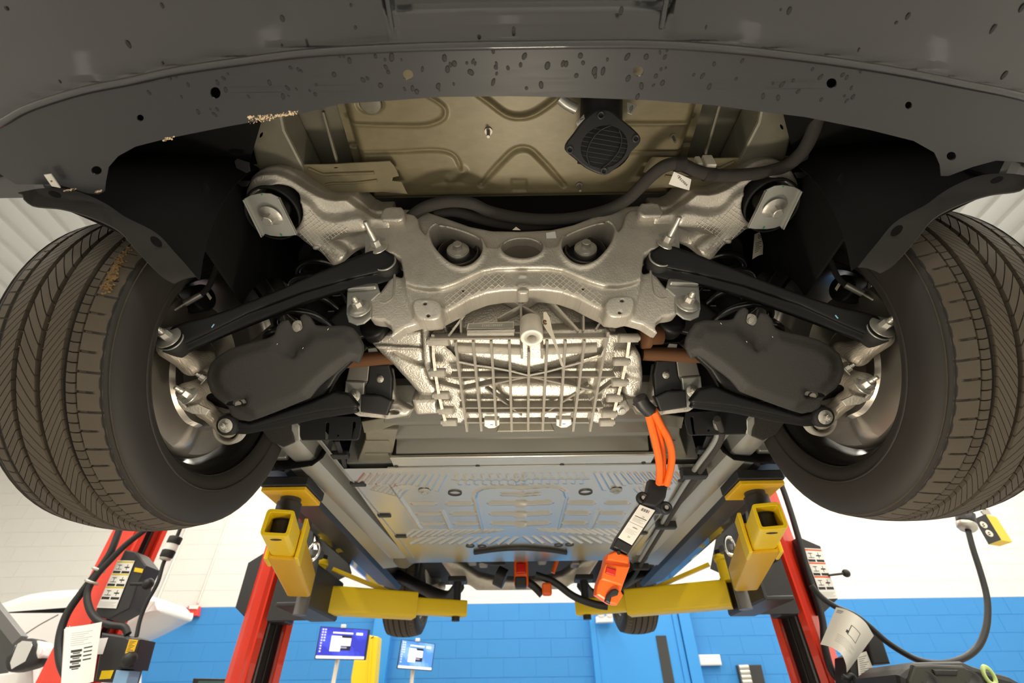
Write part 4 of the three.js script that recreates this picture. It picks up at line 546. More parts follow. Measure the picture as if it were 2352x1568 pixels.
// ---- suspension links ----
const nL = V(.195, -.51, .81);
{
  const f = frame(-.48, .690, .70, nL);
  const top = [[850, 575], [800, 594], [763, 611], [728, 625], [633, 667], [537, 705], [473, 727], [428, 737], [395, 748]], mid = [[415, 793], [473, 766], [569, 718], [696, 670], [800, 640], [880, 622]], bot = [[910, 600], [918, 622], [905, 642], [850, 657], [792, 664], [696, 696], [600, 734], [521, 766], [441, 800], [405, 820], [372, 812], [358, 795], [362, 765]];
  const g = cast(f, .0035, [{ p: [...top, [365, 770], ...bot.slice().reverse(), [905, 590], [880, 572]], w: [-.032, -.010], r: .004 }, { p: [...top, [375, 770], ...mid, [905, 610], [905, 585], [880, 570]], w: [-.03, 0], r: .004, k: .003 }]);
  const lk = LR('lateral_link', g, M.link, car, 'black pressed steel lateral link');
  const oc = onF(f, 392, 780, .0); LR('outer_bush', lathe(oc.clone().add(V(0, 0, -.02)), V(-.05, -.1, 1), [[0, .020], [.020, .020], [.0245, .016], [.0245, -.012], [0, -.012]], 32), M.rubber, lk); LR('bush_ring', orient(new THREE.TorusGeometry(.0232, .0016, 8, 36).rotateX(Math.PI / 2), oc.clone().add(V(0, 0, -.001)), V(-.05, -.1, 1)), M.steel, lk);
  LR('nut', boltGeo(oc.clone().add(V(-.002, .001, .006)), V(-.06, -.08, 1), .0105, { flange: 0, washer: 2.35, head: 1.5, stud: 1.7 }), M.zinc, lk, 'nut on a wide pale washer');
  const ic = onF(f, 886, 612, -.02); LR('inner_bush', lathe(ic, V(-.08, -.1, 1), [[0, .016], [.022, .016], [.027, .012], [.029, .004], [.029, -.03], [0, -.03]], 32), M.rubber, lk); LR('bush_ring', orient(new THREE.TorusGeometry(.0245, .0022, 8, 32).rotateX(Math.PI / 2), ic.clone().add(V(0, 0, .014)), V(-.08, -.1, 1)), M.steel, lk);
  LR('paint_dash', bar(onF(f, 486, 752, .0008), onF(f, 492, 744, .0008), .0025, .001, nL), M.cyan, lk);
  // second link behind, lower
  const f2 = frame(-.45, .70, .84, nL); LR('camber_link', cast(f2, .005, [{ p: [[855, 690], [800, 690], [740, 740], [560, 800], [470, 850], [480, 875], [700, 810], [850, 770], [875, 735]], w: [-.03, 0], r: .006 }]), M.link, car, 'black rear link behind the shield'); LR('link_eye', lathe(onF(f2, 858, 748, .0), V(-.1, -.2, 1), [[0, .012], [.018, .012], [.03, .009], [.034, 0], [.034, -.03], [0, -.03]], 32), M.link, car);
  // lower front link
  const f3 = frame(-.45, .50, .93, V(.1, -.6, .8));
  const g3 = cast(f3, .0035, [{ p: [[800, 905], [766, 898], [712, 922], [632, 950], [572, 972], [537, 965], [512, 960], [500, 972], [502, 988], [520, 996], [562, 998], [632, 985], [728, 962], [824, 948]], w: [-.03, -.008], r: .004 }, { p: [[800, 905], [766, 898], [712, 922], [632, 950], [572, 972], [537, 965], [512, 960], [503, 972], [520, 985], [570, 984], [640, 966], [730, 946], [824, 935]], w: [-.03, 0], r: .003, k: .003 }]);
  const l3 = LR('lower_link', g3, M.link, car, 'black lower link with pale ball joint bolt');
  const jc = onF(f3, 522, 976, .0); LR('ball_joint', lathe(jc, V(0, -.6, .8), [[0, .006], [.017, .006], [.022, .004], [.024, -.01], [0, -.01]], 32), M.rubber, l3); LR('bolt', boltGeo(jc.clone().addScaledVector(V(0, -.6, .8), .006), V(0, -.62, .78), .0085, { flange: 1.85, head: 1.2, stud: .7 }), M.zinc, l3);
}
{ // plastic shield under the spring arm
  const f = frame(-.45, .56, .785, V(.08, -.75, .65));
  const out = cK([[702, 870], [700, 810], [728, 735], [790, 680], [870, 632], [1000, 592], [1140, 558], [1185, 532], [1205, 470], [1240, 428], [1290, 424], [1318, 470], [1350, 500], [1388, 480], [1372, 400], [1400, 376], [1445, 400], [1485, 462], [1540, 470], [1690, 466], [1755, 482], [1790, 525], [1832, 600], [1836, 650], [1800, 745], [1742, 716], [1700, 742], [1640, 800], [1560, 860], [1510, 905], [1450, 985], [1300, 1045], [1150, 1105], [1010, 1158], [940, 1148], [890, 1125], [868, 1100], [860, 1062], [815, 1020], [770, 990], [725, 940]]);
  const inn = cK([[790, 860], [790, 800], [830, 745], [900, 700], [1020, 660], [1160, 620], [1250, 690], [1380, 660], [1480, 560], [1680, 540], [1740, 600], [1740, 660], [1600, 750], [1480, 850], [1380, 950], [1200, 1030], [1050, 1085], [960, 1040], [1010, 980], [980, 960], [880, 960], [820, 920]]);
  const g = cast(f, .0035, [{ p: out, w: [-.011, 0], r: .004 }, { p: inn, w: [-.011, .011], r: .009, k: .028 }, { p: cK([[1285, 440], [1330, 440], [1345, 680], [1320, 690], [1290, 660], [1255, 560]]), w: [.003, .05], at: .005, op: 'sub', r: .004, k: .010 }, { p: cK([[830, 1040], [850, 1020], [985, 990], [1012, 1010], [995, 1030], [900, 1045]]), w: [-.05, .05], at: .003, op: 'sub', r: .002, k: .004 }], { pad: .016 });
  const s = LR('stone_shield', g, M.shield, car, 'charcoal plastic shield under the spring arm');
  LR('screw', boltGeo(onF(f, ...cK([[1368, 470]])[0], -.004), V(.1, -.7, .7), .0068, { flange: 1.9, head: .6 }), M.zincDark, s); LR('screw', boltGeo(onF(f, ...cK([[945, 1022]])[0], -.012), V(.1, -.7, .7), .008, { flange: 1.7, head: .8 }), M.zincDark, s);
  LR('scratch', merge([[820, 815, 6], [1395, 630, 10], [1500, 775, 9], [1210, 600, 8], [1660, 620, 14], [1575, 495, 12]].map(([a, b, l]) => bar(onF(f, ...cK([[a, b]])[0], .0115), onF(f, ...cK([[a + l * .7, b - l]])[0], .0115), .0008, .0006))), M.tag, s).forEach(m => m.userData.kind = 'stuff');
  // spring arm under it
  LR('spring_arm', cast(frame(-.45, .60, .84, V(.08, -.75, .65)), .005, [{ p: cK([[650, 850], [820, 800], [1300, 640], [1750, 560], [1850, 640], [1650, 830], [1560, 980], [1400, 1060], [900, 1090], [560, 1000], [480, 960], [520, 900]]), w: [-.05, -.01], r: .01 }]), M.link, car, 'black pressed spring arm');
  // coil spring
  const pts = []; for (let i = 0; i <= 180; i++) { const t = i / 180, a = t * 5.2 * 2 * Math.PI + 1; const r = .074 - .012 * Math.max(0, t - .85) / .15; pts.push(V(-.515 + t * .012 + Math.cos(a) * r, EYE + .655 + t * .29, -.845 + Math.sin(a) * r)); }
  LR('coil_spring', tube(pts, .0088, { n: 320, m: 10 }), M.springCoat, car, 'gloss black coil spring');
  LR('spring_seat', merge([lathe(V(-.505, EYE + .94, -.845), V(0, 1, 0), [[0, 0], [.085, 0], [.09, .02], [.06, .05], [0, .05]], 32), cyl(V(-.51, EYE + .70, -.845), V(0, 1, 0), .03, .026, .25, 20)]), M.rubber, car);
  { const a = atD(1733, 538, .76), m = part('spring_label', card(a, atD(1754, 532, .76), atD(1752, 584, .77), atD(1728, 595, .77), .0005, -.004), printMat(96, 192, (x, w, h) => { x.fillStyle = '#ece4d4'; x.fillRect(0, 0, w, h); x.fillStyle = '#222'; for (let i = 0; i < 40; i++) x.fillRect(30 + (i * 13) % 44, 18 + (i * 7) % 36, 5, 5); for (let k = 0; k < 6; k++) x.fillRect(16, 80 + k * 14, 60 - 14 * (k % 3), 4); }), car, 'white label hung on the coil spring'); }
}
// ---- knuckles, brakes, cables ----
{
  const P = (a, b, D) => atD(a, b, D); const hub = V(-.70, EYE + .66, -.92), o1 = P(388, 800, .73), o2 = P(430, 900, .80), o3 = P(525, 985, .95), hb = V(-.69, EYE + .63, -.90);
  const k = LR('wheel_knuckle', blob([[[hub, .045], [hb, .04]], [[hb, .026], [o1, .016]], [[hb, .026], [o2, .017]], [[o2, .016], [P(470, 940, .88), .016]], [[P(470, 940, .88), .016], [o3, .020]], [[hb, .03], [V(-.64, EYE + .80, -.93), .02]], [[o1, .018], [P(440, 840, .78), .018]], [[P(440, 840, .78), .016], [P(480, 820, .80), .014]]], .004, .014), M.knuckle, car, 'cast aluminium wheel knuckle');
  LR('joint_eye', lathe(o3.clone().add(V(-.004, .004, -.006)), V(0, -.6, .8), [[.026, -.018], [.034, -.018], [.0365, -.012], [.0365, .002], [.033, .006], [.026, .006], [.026, -.018]], 36), M.cast, k, 'machined eye around the ball joint');
  const bn = P(412, 893, .765); LR('pivot_nut', boltGeo(bn.clone().add(V(.012, -.004, -.02)), V(-.35, .03, .9), .0105, { flange: 1.8, head: 1.4, stud: 1.6 }), M.zinc, k, 'nut with threaded end'); LR('pivot_nut', boltGeo(P(472, 872, .80), V(-.6, .25, .6), .0075, { flange: 1.7, head: 1.3, stud: 1.2 }), M.zinc, k);
  LR('bracket_plate', plate(frame(-.6, .52, .82, V(.2, -.7, .6)), cK([[485, 985], [520, 1010], [560, 1050], [640, 1030], [730, 1070], [700, 1110], [600, 1100], [530, 1070], [500, 1030]]), { t: .006, bevel: .002 }), M.cast, k);
  // caliper with parking brake motor
  const c0 = P(372, 690, .76); const cal = LR('brake_caliper', blob([[[P(365, 680, .80), .02], [P(395, 660, .82), .022]], [[P(365, 700, .78), .016], [P(410, 712, .78), .018]], [[P(395, 660, .82), .02], [P(425, 690, .84), .022]]], .004, .012), M.knuckle, car, 'bare metal brake caliper');
  LR('brake_motor', lathe(P(455, 690, .80).add(V(-.02, 0, 0)), V(.9, -.1, .3), [[0, -.02], [.028, -.02], [.032, 0], [.032, .045], [.026, .05], [0, .05]], 32), M.black, cal, 'black parking brake motor'); LR('motor_label', plate(frame(0, .67, .765, V(0, -.4, .9)), cK([[690, 222], [705, 208], [742, 262], [728, 280]]), { t: .001 }), M.tag, cal);
  LR('spring_clip', bar(P(400, 655, .77), P(408, 690, .77), .008, .003, zA, .001), M.zinc, cal);
  const cb = LR('brake_cable', tube([[575, 395, .58], [562, 425, .60], [553, 455, .61], [535, 510, .64], [515, 565, .67], [495, 620, .70], [478, 660, .72], [462, 676, .73]].map(([a, b, d]) => P(a, b, d)), .0058, { n: 60, m: 10 }), M.hose, car, 'black brake cable'); LR('ferrule', merge([tube([P(462, 676, .73), P(425, 697, .735)], .0068, { n: 4 }), tube([P(428, 695, .735), P(390, 718, .74)], .0035, { n: 4 })]), M.zinc, cb); LR('ferrule', cyl(P(562, 425, .597), P(553, 455, .61).sub(P(562, 425, .597)), .008, .008, .018), M.zinc, cb);
  LR('cable_bracket', plate(frame(0, .84, .60, V(0, -.8, .6)), cE([[170, 90], [200, 60], [320, 100], [330, 190], [290, 210], [190, 160]]), { t: .004 }), M.black, car); LR('cable_bracket', plate(frame(0, .84, .605, V(0, -.8, .6)), cE([[190, 310], [220, 290], [330, 290], [300, 350], [240, 350]]), { t: .004 }), M.black, car);
  LR('axle_shaft', merge([tube([V(-.66, EYE + .665, -.92), V(-.30, EYE + .70, -.93)], .018, { n: 6, m: 18 }), lathe(V(-.62, EYE + .667, -.92), V(1, .08, 0), [[.018, 0], [.042, .01], [.036, .02], [.040, .03], [.032, .04], [.036, .05], [.027, .06], [.03, .07], [.02, .08]], 28)]), M.rust, car, 'rusty half shaft');
}

// ---- drive unit ----
const GB = frame(0, .62, .90, V(0, -.894, .447)), GU = frame(0, .70, .80, V(0, -.35, .94));
{
  const body = [[600, 350], [720, 345], [1000, 350], [1480, 345], [1760, 300], [1790, 335], [1900, 338], [1925, 430], [1915, 520], [1890, 560], [1870, 660], [1840, 740], [1830, 840], [1800, 925], [1690, 930], [1640, 900], [820, 905], [800, 930], [700, 925], [670, 840], [640, 740], [620, 600], [605, 500]];
  const hous = cast(GB, .0045, [{ p: cL(body), w: [-.17, -.046], r: .006 }, { p: cL([[700, 430], [790, 520], [1000, 555], [1245, 600], [1480, 548], [1740, 470], [1760, 300], [690, 345]]), w: [-.12, -.022], r: .006, k: .008 }, { p: cL([[1040, 660], [1600, 660], [1640, 720], [1560, 760], [1120, 760], [1060, 720]]), w: [-.1, -.022], r: .012, k: .015 }]);
  const du = part('drive_unit', hous, M.castRough, car, 'ribbed cast aluminium drive unit');
  part('motor_body', lathe(V(-.23, EYE + .775, -.955), V(1, 0, 0), [[0, 0], [.105, 0], [.118, .01], [.118, .08], [.112, .085], [.112, .38], [.118, .39], [.118, .45], [.1, .46], [0, .46]], 56), M.castRough, du);
  const rib = (a, b, w = 0, h = .052, t = .006) => part('rib', bar(onF(GB, ...cL([a])[0], w - h / 2), onF(GB, ...cL([b])[0], w - h / 2), t, h, GB.n, .0016), M.cast, du);
  [[[768, 360], [845, 942]], [[884, 355], [938, 938]], [[1000, 352], [1034, 905]], [[1118, 350], [1134, 942]], [[1245, 420], [1240, 940]], [[1364, 350], [1334, 938]], [[1482, 350], [1446, 905]], [[1606, 350], [1530, 940]]].forEach(([a, b]) => rib(a, b)); rib([1758, 295], [1640, 942], 0, .05, .006);
  [[[600, 352], [1760, 345], .002, .03], [[735, 603], [1810, 600], -.008, .03], [[820, 690], [1240, 600], -.01, .026], [[1250, 600], [1660, 690], -.01, .026], [[790, 802], [1730, 800], -.008, .03], [[820, 842], [1700, 835], -.014, .02], [[960, 680], [1200, 860], -.016, .02], [[1640, 660], [1330, 860], -.016, .02], [[830, 905], [1640, 905], -.004, .02], [[660, 655], [800, 690], -.012, .02], [[1640, 760], [1790, 650], -.012, .02]].forEach(([a, b, w, h]) => rib(a, b, w, h, .0046));
  part('web', (() => { const P = cL([[690, 420], [730, 445], [790, 515], [900, 538], [1010, 552], [1130, 575], [1245, 604], [1370, 578], [1480, 548], [1600, 515], [1720, 478], [1755, 400]]); return loft([P.map(([a, b]) => onF(GB, a, b, -.03)), P.map(([a, b]) => onF(GB, a, b, -.002))], .004); })(), M.cast, du);
  part('oil_gallery', merge([tube([onF(GB, ...cL([[760, 425]])[0], -.022), onF(GB, ...cL([[1190, 440]])[0], -.022)], .012, { n: 4, m: 16 }), tube([onF(GB, ...cL([[1340, 440]])[0], -.022), onF(GB, ...cL([[1690, 425]])[0], -.022)], .012, { n: 4, m: 16 })].slice(0, 1)), M.cast, du); part('oil_gallery', tube([onF(GB, ...cL([[1340, 440]])[0], -.022), onF(GB, ...cL([[1690, 425]])[0], -.022)], .012, { n: 4, m: 16 }), M.cast, du);
  // joint flange with bosses and bolts on both sides
  const boss = (x, y, len, dir, r = .0105, w = -.012) => { const p = onF(GB, ...cL([[x, y]])[0], w); const m = part('boss', merge([lathe(p, V(dir, 0, 0), [[0, -len], [r * .9, -len], [r, -len + .003], [r, 0], [0, 0]], 20)]), M.cast, du); part('bolt', lathe(p, V(dir, 0, 0), [[0, .005], [r * .62, .005], [r * .7, .004], [r * .7, 0]], 6), M.zinc, m.parent === du ? du : du); };
  [[585, 385, .048], [600, 588, .036], [625, 738, .036], [655, 838, .036], [680, 915, .036]].forEach(([x, y, l]) => boss(x, y, l, -1)); [[1965, 360, .045], [1900, 515, .036], [1890, 652, .036], [1850, 755, .034], [1815, 860, .034], [1800, 915, .034]].forEach(([x, y, l]) => boss(x, y, l, 1));
  part('flange', loft([cL([[625, 340], [628, 480], [645, 620], [665, 740], [690, 850], [712, 930]]).map(([a, b]) => onF(GB, a, b, -.10)), cL([[625, 340], [628, 480], [645, 620], [665, 740], [690, 850], [712, 930]]).map(([a, b]) => onF(GB, a, b, -.006))], .007), M.cast, du); part('flange', loft([cL([[1925, 340], [1900, 520], [1870, 650], [1840, 760], [1815, 860], [1800, 925]]).map(([a, b]) => onF(GB, a, b, -.10)), cL([[1925, 340], [1900, 520], [1870, 650], [1840, 760], [1815, 860], [1800, 925]]).map(([a, b]) => onF(GB, a, b, -.008))], .007), M.cast, du);
  // lifting boss
  const e = onF(GB, ...cL([[1266, 365]])[0], .018); part('lifting_boss', lathe(e, V(0, -1, .12), [[.0105, -.03], [.0105, 0], [.0235, 0], [.026, -.003], [.026, -.055], [0, -.055]], 36), M.bare, du, 'pale boss with a dark bore'); part('bore', cyl(e.clone().add(V(0, .02, 0)), V(0, 1, 0), .0105, .0105, .002), M.black, du);
  for (const s of [-1, 1]) part('boss_leg', bar(onF(GB, ...cL([[1266 + s * 68, 400]])[0], .0), onF(GB, ...cL([[1266 + s * 66, 470]])[0], -.012), .006, .03, GB.n), M.cast, du);
  // upper web of ribs meeting under the crossmember
  const up = (a, b, h = .04, t = .005, w = 0) => part('rib', bar(onF(GU, ...cL([a])[0], w - h / 2), onF(GU, ...cL([b])[0], w - h / 2), t, h, GU.n, .0016), M.cast, du);
  [[[1195, 40], [1195, 250]], [[1195, 165], [985, 60]], [[1195, 165], [1400, 50]], [[1190, 170], [1040, 250]], [[1205, 170], [1330, 240]], [[1370, 110], [1570, 330]], [[1600, 110], [1600, 330]], [[800, 150], [805, 340]], [[700, 200], [700, 310]], [[1760, 190], [1680, 320]]].forEach(([a, b]) => up(a, b));
  part('rib', (() => { const P = cL([[712, 345], [760, 280], [830, 190], [900, 120], [985, 62]]).map(([a, b]) => [a, b]); return loft([P.map(([a, b]) => onF(GU, a, b, -.04)), P.map(([a, b]) => onF(GU, a, b, .0))], .005); })(), M.cast, du); part('rib', (() => { const P = cL([[1380, 110], [1440, 95], [1520, 92], [1590, 120]]); return loft([P.map(([a, b]) => onF(GU, a, b, -.04)), P.map(([a, b]) => onF(GU, a, b, -.002))], .005); })(), M.cast, du);
  part('back_web', plate(GU, cL([[700, 345], [860, 130], [985, 50], [1400, 40], [1600, 90], [1780, 180], [1760, 345]]), { w: -.045, t: .03 }), M.castRough, du);
  const pad = part('number_pad', merge([plate(GU, cL([[845, 262], [1150, 250], [1150, 300], [835, 305]]), { w: .004, t: .03, bevel: .002 }), plate(GU, cL([[838, 308], [1156, 302], [1150, 335], [838, 338]]), { w: .012, t: .04, bevel: .002 })]), M.cast, du);
  part('part_number', card(...cL([[852, 268], [1143, 257], [1143, 294], [846, 298]]).map(([a, b]) => onF(GU, a, b, .0045)), .0004), printMat(256, 32, (x, w, h) => { x.fillStyle = '#8d8a80'; x.fillRect(0, 0, w, h); x.fillStyle = '#c9c5b8'; x.font = '20px monospace'; x.translate(w, h); x.rotate(Math.PI); x.fillText('2XX4813412', 60, 24); }), pad, 'stamped part number');
  // motor end cover at one side, gear end at the other
  part('motor_cover', cast(GB, .0045, [{ p: cL([[190, 385], [300, 340], [400, 312], [545, 305], [560, 590], [575, 660], [420, 590], [270, 470]]), w: [-.15, -.06], r: .012 }, { p: cL([[300, 470], [560, 580], [640, 700], [650, 868], [500, 875], [465, 800], [520, 740], [400, 600]]), w: [-.12, -.045], r: .014, k: .02 }, { p: cL([[535, 240], [590, 235], [600, 480], [625, 650], [590, 640], [555, 540]]), w: [-.12, -.025], r: .006, k: .008 }, { p: cL([[470, 770], [640, 770], [650, 868], [505, 876]]), w: [-.1, -.022], r: .010, k: .006 }, { p: cL([[345, 470], [560, 560], [560, 580], [420, 545]]), w: [-.1, -.045], r: .004, k: .006 }, { p: cL([[220, 410], [540, 430], [540, 445], [250, 440]]), w: [-.1, -.05], r: .003, k: .006 }]), M.castRough, du, 'smooth cast motor end cover');
  part('sensor_cover', cast(GB, .004, [{ p: cL([[1890, 470], [1950, 440], [1985, 480], [1998, 560], [1990, 740], [1950, 762], [1880, 740]]), smooth: 3, w: [-.10, -.03], r: .014 }, { p: cL([[1870, 560], [1990, 580], [1990, 640], [1870, 620]]), w: [-.1, -.024], r: .01, k: .01 }, { p: cL([[1830, 790], [1900, 790], [1920, 840], [1880, 870], [1830, 870]]), w: [-.08, -.02], r: .01, k: .01 }]), M.castRough, du); part('drain_plug', boltGeo(onF(GB, ...cL([[1856, 832]])[0], -.018), V(.1, -.85, .5), .0085, { flange: 1.8, head: .9 }), M.zinc, du);
  [[1002, 932], [1478, 928]].forEach(([x, y]) => part('mount_tab', plate(GB, cL([[x - 50, y - 30], [x + 50, y - 30], [x + 52, y + 5], [x + 20, y + 25], [x - 20, y + 28], [x - 50, y + 12]]), { w: -.002, t: .02, bevel: .003, holes: [cL(disc(x, y, 26, 9, 14))] }), M.bare, du));
  part('output_seal', lathe(onF(GB, ...cL([[1985, 340]])[0], -.07), V(1, .05, 0), [[0, 0], [.034, 0], [.034, .02], [.026, .022], [.026, .05], [0, .05]], 28), M.rust, du, 'rusty output flange');
  // buff paper tag hanging from it
  const tg = cL([[1342, 192], [1362, 190], [1385, 230], [1400, 300], [1425, 380], [1450, 460], [1478, 552], [1460, 545], [1428, 440], [1390, 350], [1345, 280]]);
  const t = thing('paper_tag', 'buff paper tag with a reinforced hole hanging at the drive unit', 'tag', [.07, EYE + .6, -.80]); const tf = frame(0, .63, .80, V(.75, -.2, .6)); part('card', plate(frame(0, .64, .80, V(.1, -.25, .95)), tg, { t: .0008, bevel: 0, holes: [cL(disc(1354, 258, 7, 16, 12, -.3))] }), M.tag, t); part('eyelet', orient(new THREE.TorusGeometry(.0045, .0016, 8, 16).rotateX(Math.PI / 2), onF(frame(0, .64, .80, V(.1, -.25, .95)), ...cL([[1354, 258]])[0], .0005), V(.6, -.2, .8)), M.rust, t);
}
// ---- subframe front legs with clamps ----
{
  const f = frame(0, .62, .97, V(0, -.6, .8));
  const leg = LR('front_leg', cast(f, .004, [{ p: cL([[20, 760], [40, 640], [85, 520], [200, 540], [330, 560], [350, 700], [372, 770], [470, 830], [440, 872], [300, 896], [120, 880], [40, 830]]), w: [-.06, -.012], r: .008 }, { p: cL([[290, 840], [345, 780], [380, 790], [470, 835], [440, 872], [300, 896]]), w: [-.04, -.004], r: .006, k: .008 }, { p: cL(disc(360, 848, 48, 24, 18)), w: [-.03, .002], r: .004, k: .006 }, { p: cL(disc(360, 850, 36, 15, 16)), w: [-.1, .05], at: 0, op: 'sub', r: .001, k: .002 }]), M.cast, car, 'cast front leg of the subframe');
  LR('clamp_bracket', plate(f, cL([[38, 645], [165, 652], [150, 870], [95, 852], [28, 785]]), { w: -.002, t: .008, bevel: .003 }), M.steel, leg); LR('ribbed_plate', plate(f, cL([[70, 520], [198, 540], [186, 648], [42, 640]]), { w: -.006, t: .012, bevel: .003 }), M.zincDark, leg);
  LR('clamp', merge([plate(f, cL([[195, 535], [325, 535], [346, 620], [342, 780], [270, 800], [232, 735], [165, 740], [165, 680], [185, 640]]), { w: -.004, t: .02, bevel: .004 }), plate(f, cL([[140, 735], [260, 738], [345, 775], [312, 872], [135, 850]]), { w: .012, t: .03, bevel: .004 })]), M.black, leg, 'black steel clamp'); LR('heat_tab', plate(f, cL([[185, 432], [238, 425], [300, 530], [206, 532]]), { w: -.01, t: .004, bevel: .001 }), M.bare, leg, 'pale metal tab');
  LR('bolt', boltGeo(onF(f, ...cL([[98, 742]])[0], 0), V(-.05, -.5, .85), .0085, { flange: 1.8, head: 1.1, stud: .9 }), M.zinc, leg); LR('bolt', boltGeo(onF(f, ...cL([[268, 632]])[0], -.004), V(-.05, -.5, .85), .0055, { flange: 1.6, head: .9 }), M.zinc, leg);
  const fb = frame(0, .58, 1.12, V(0, -.35, .94)); LR('slotted_bracket', plate(fb, cQ([[278, 108], [712, 112], [722, 180], [705, 270], [690, 284], [290, 285], [275, 250]]), { t: .006, bevel: .002, holes: [cQ([[455, 160], [475, 145], [498, 160], [485, 284], [450, 284]]), cQ([[650, 150], [670, 140], [688, 155], [672, 284], [640, 284]]), cQ(disc(552, 252, 15, 14, 12))] }), M.black, car, 'black slotted bracket');
  LR('torn_cover', plate(frame(0, .60, 1.15, V(0, -.5, .85)), cQ([[0, 210], [120, 180], [240, 165], [225, 220], [235, 300], [200, 318], [160, 335], [60, 290]]), { t: .01, bevel: .003 }), M.flap, car);
  LR('frame_horn', plate(frame(0, .60, 1.16, V(0, -.8, .6)), cQ([[215, 170], [240, 140], [275, 180], [280, 285], [230, 320], [215, 250]]), { t: .02, bevel: .003 }), M.steel, car);
}
// ---- battery tray, crossmember and sills ----
{
  const BT = frame(0, .60, 1.8, V(0, -1, 0)); const mx = p => p.map(([a, b]) => [2 * 1195.5 - a, b - (a < 1195 ? 2 : -2)]); const feats = []; const ln = (p, o = {}) => { const q = cQ(p); for (const r of [q, mx(q)]) feats.push({ p: r, line: true, hw: .0035, h: .006, soft: .008, ...o }); };
  const slot = (x0, x1, y, hw = .011) => ln([[x0, y], [x1, y]], { hw, h: .007, soft: .010 });
  ln([[1592, 930], [1535, 700], [1548, 655], [1590, 632], [1660, 622], [1890, 622]], { hw: .004 }); slot(1660, 1890, 737); slot(1672, 1890, 815); slot(1680, 1890, 885); slot(1355, 1500, 741); slot(1392, 1525, 815); slot(1415, 1545, 886); slot(1100, 1240, 741, .008); slot(1135, 1275, 815, .008); slot(1170, 1300, 886, .008);
  ln([[945, 610], [1150, 920]]); ln([[945, 610], [990, 600]]); ln([[1300, 790], [1360, 925]]); ln([[1735, 662], [1890, 662]], { hw: .002 }); ln([[1735, 680], [1890, 680]], { hw: .002 });
  for (let i = 0; i < 13; i++) ln([[690 + i * 48, 600 + (i > 8 ? (i - 8) * 12 : 0)], [755 + i * 48, 522]], { hw: .003, h: .004 }); for (let i = 0; i < 9; i++) { ln([[1415 + i * 60, 528], [1430 + i * 60, 600]], { hw: .003, h: .004 }); ln([[1385 + i * 60, 565], [1412 + i * 60, 565]], { hw: .003, h: .004 }); }
  for (let i = 0; i < 7; i++) ln([[800 + i * 32, 640 + i * 8], [850 + i * 32, 600 + i * 6]], { hw: .003, h: .004 }); for (let i = 0; i < 13; i++) ln([[1030 + i * 50, 985 - i * 3], [1110 + i * 52, 930]], { hw: .0045, h: .005 }); for (let i = 0; i < 11; i++) ln([[1080 + i * 70, 1030], [1180 + i * 66, 985]], { hw: .0045, h: .005 });
  const bat = part('battery_tray', pressed(BT, -.56, .56, -.72, .43, .005, feats), M.battery, car, 'shiny pressed metal battery tray');
  part('tray_body', plainBox(1.1, .12, 1.18, V(0, EYE + .68, -1.96)), M.steel, bat);
  const oh = (a, b, rx, ry) => { const p = atY(a, b, .6); return lathe(p.clone().add(V(0, .004, 0)), V(0, -1, 0), [[0, .003], [rx * .8, .003], [rx * .85, .008], [rx, .008], [rx * 1.05, 0]], 24); };
  for (const [a, b] of [[1045, 1131], [1345, 1129]]) part('drain_plug', oh(a, b, .024), M.dark, bat, 'dark round plug'); for (const [a, b] of [[1080, 1253], [1107, 1254], [1283, 1251], [1308, 1250]]) part('drain_plug', oh(a, b, .02), M.dark, bat);
  for (const [a, b] of [[975, 1127], [1415, 1125]]) part('bolt', boltGeo(atY(a, b, .598), V(0, -1, 0), .012, { flange: 1.8, head: .6 }), M.steel, bat);
  // ribbed crossmember behind the tray
  const prof = [[1.06, .70], [1.08, .66], [1.12, .655], [1.135, .632], [1.150, .632], [1.165, .655], [1.20, .655], [1.215, .632], [1.232, .632], [1.247, .655], [1.29, .655], [1.305, .620], [1.38, .620], [1.38, .72], [1.06, .72]];
  const s = new THREE.Shape(prof.map(([d, y]) => new THREE.Vector2(d, y))); const cg = new THREE.ExtrudeGeometry(s, { depth: .76, bevelEnabled: true, bevelSize: .002, bevelThickness: .002, bevelSegments: 1 }).rotateY(Math.PI / 2).translate(-.38, EYE, 0); const cm = part('crossmember', cg, M.crossbar, car, 'grey ribbed crossmember');
  part('lip', box(.80, .012, .062, V(0, EYE + .609, -1.338), .004), M.battery, cm, 'bright tray lip'); part('seam', bar(V(-.42, EYE + .603, -1.375), V(.42, EYE + .603, -1.375), .010, .005), M.steel, cm);
  for (const [a, b] of [[910, 1070], [1097, 1069], [1291, 1066], [1478, 1062]]) part('hole', cyl(atY(a, b, .6035), V(0, -1, 0), .007, .007, .002, 12), M.black, cm);
  part('rear_tunnel', plate(frame(0, .60, 1.05, V(0, -.5, .85)), [[1150, 958], [1260, 956], [1275, 990], [1140, 992]], { t: .02, bevel: .004 }), M.rail, cm);
  LR('corner_gusset', merge([plate(frame(0, .625, 1.22, V(0, -1, 0)), cQ([[748, 205], [985, 210], [962, 300], [930, 470], [690, 445], [715, 380], [752, 280]]), { t: .03, bevel: .004 })]), M.rail, car, 'grey gusset plate').forEach((m, i) => { for (const y of [288, 380]) { const t = bar(atY(...cQ([[i ? 2 * 1870 - 760 : 750, y]])[0], .625), atY(...cQ([[i ? 2 * 1870 - 920 : 920, y]])[0], .625), .012, .008); part('swage', t, M.rail, m); } });
  LR('cross_panel', plate(frame(0, .66, 1.10, V(0, -.8, .6)), cQ([[720, 150], [960, 110], [1100, 60], [1060, 140], [850, 215], [740, 235]]), { t: .02, bevel: .003 }), M.rail, car);
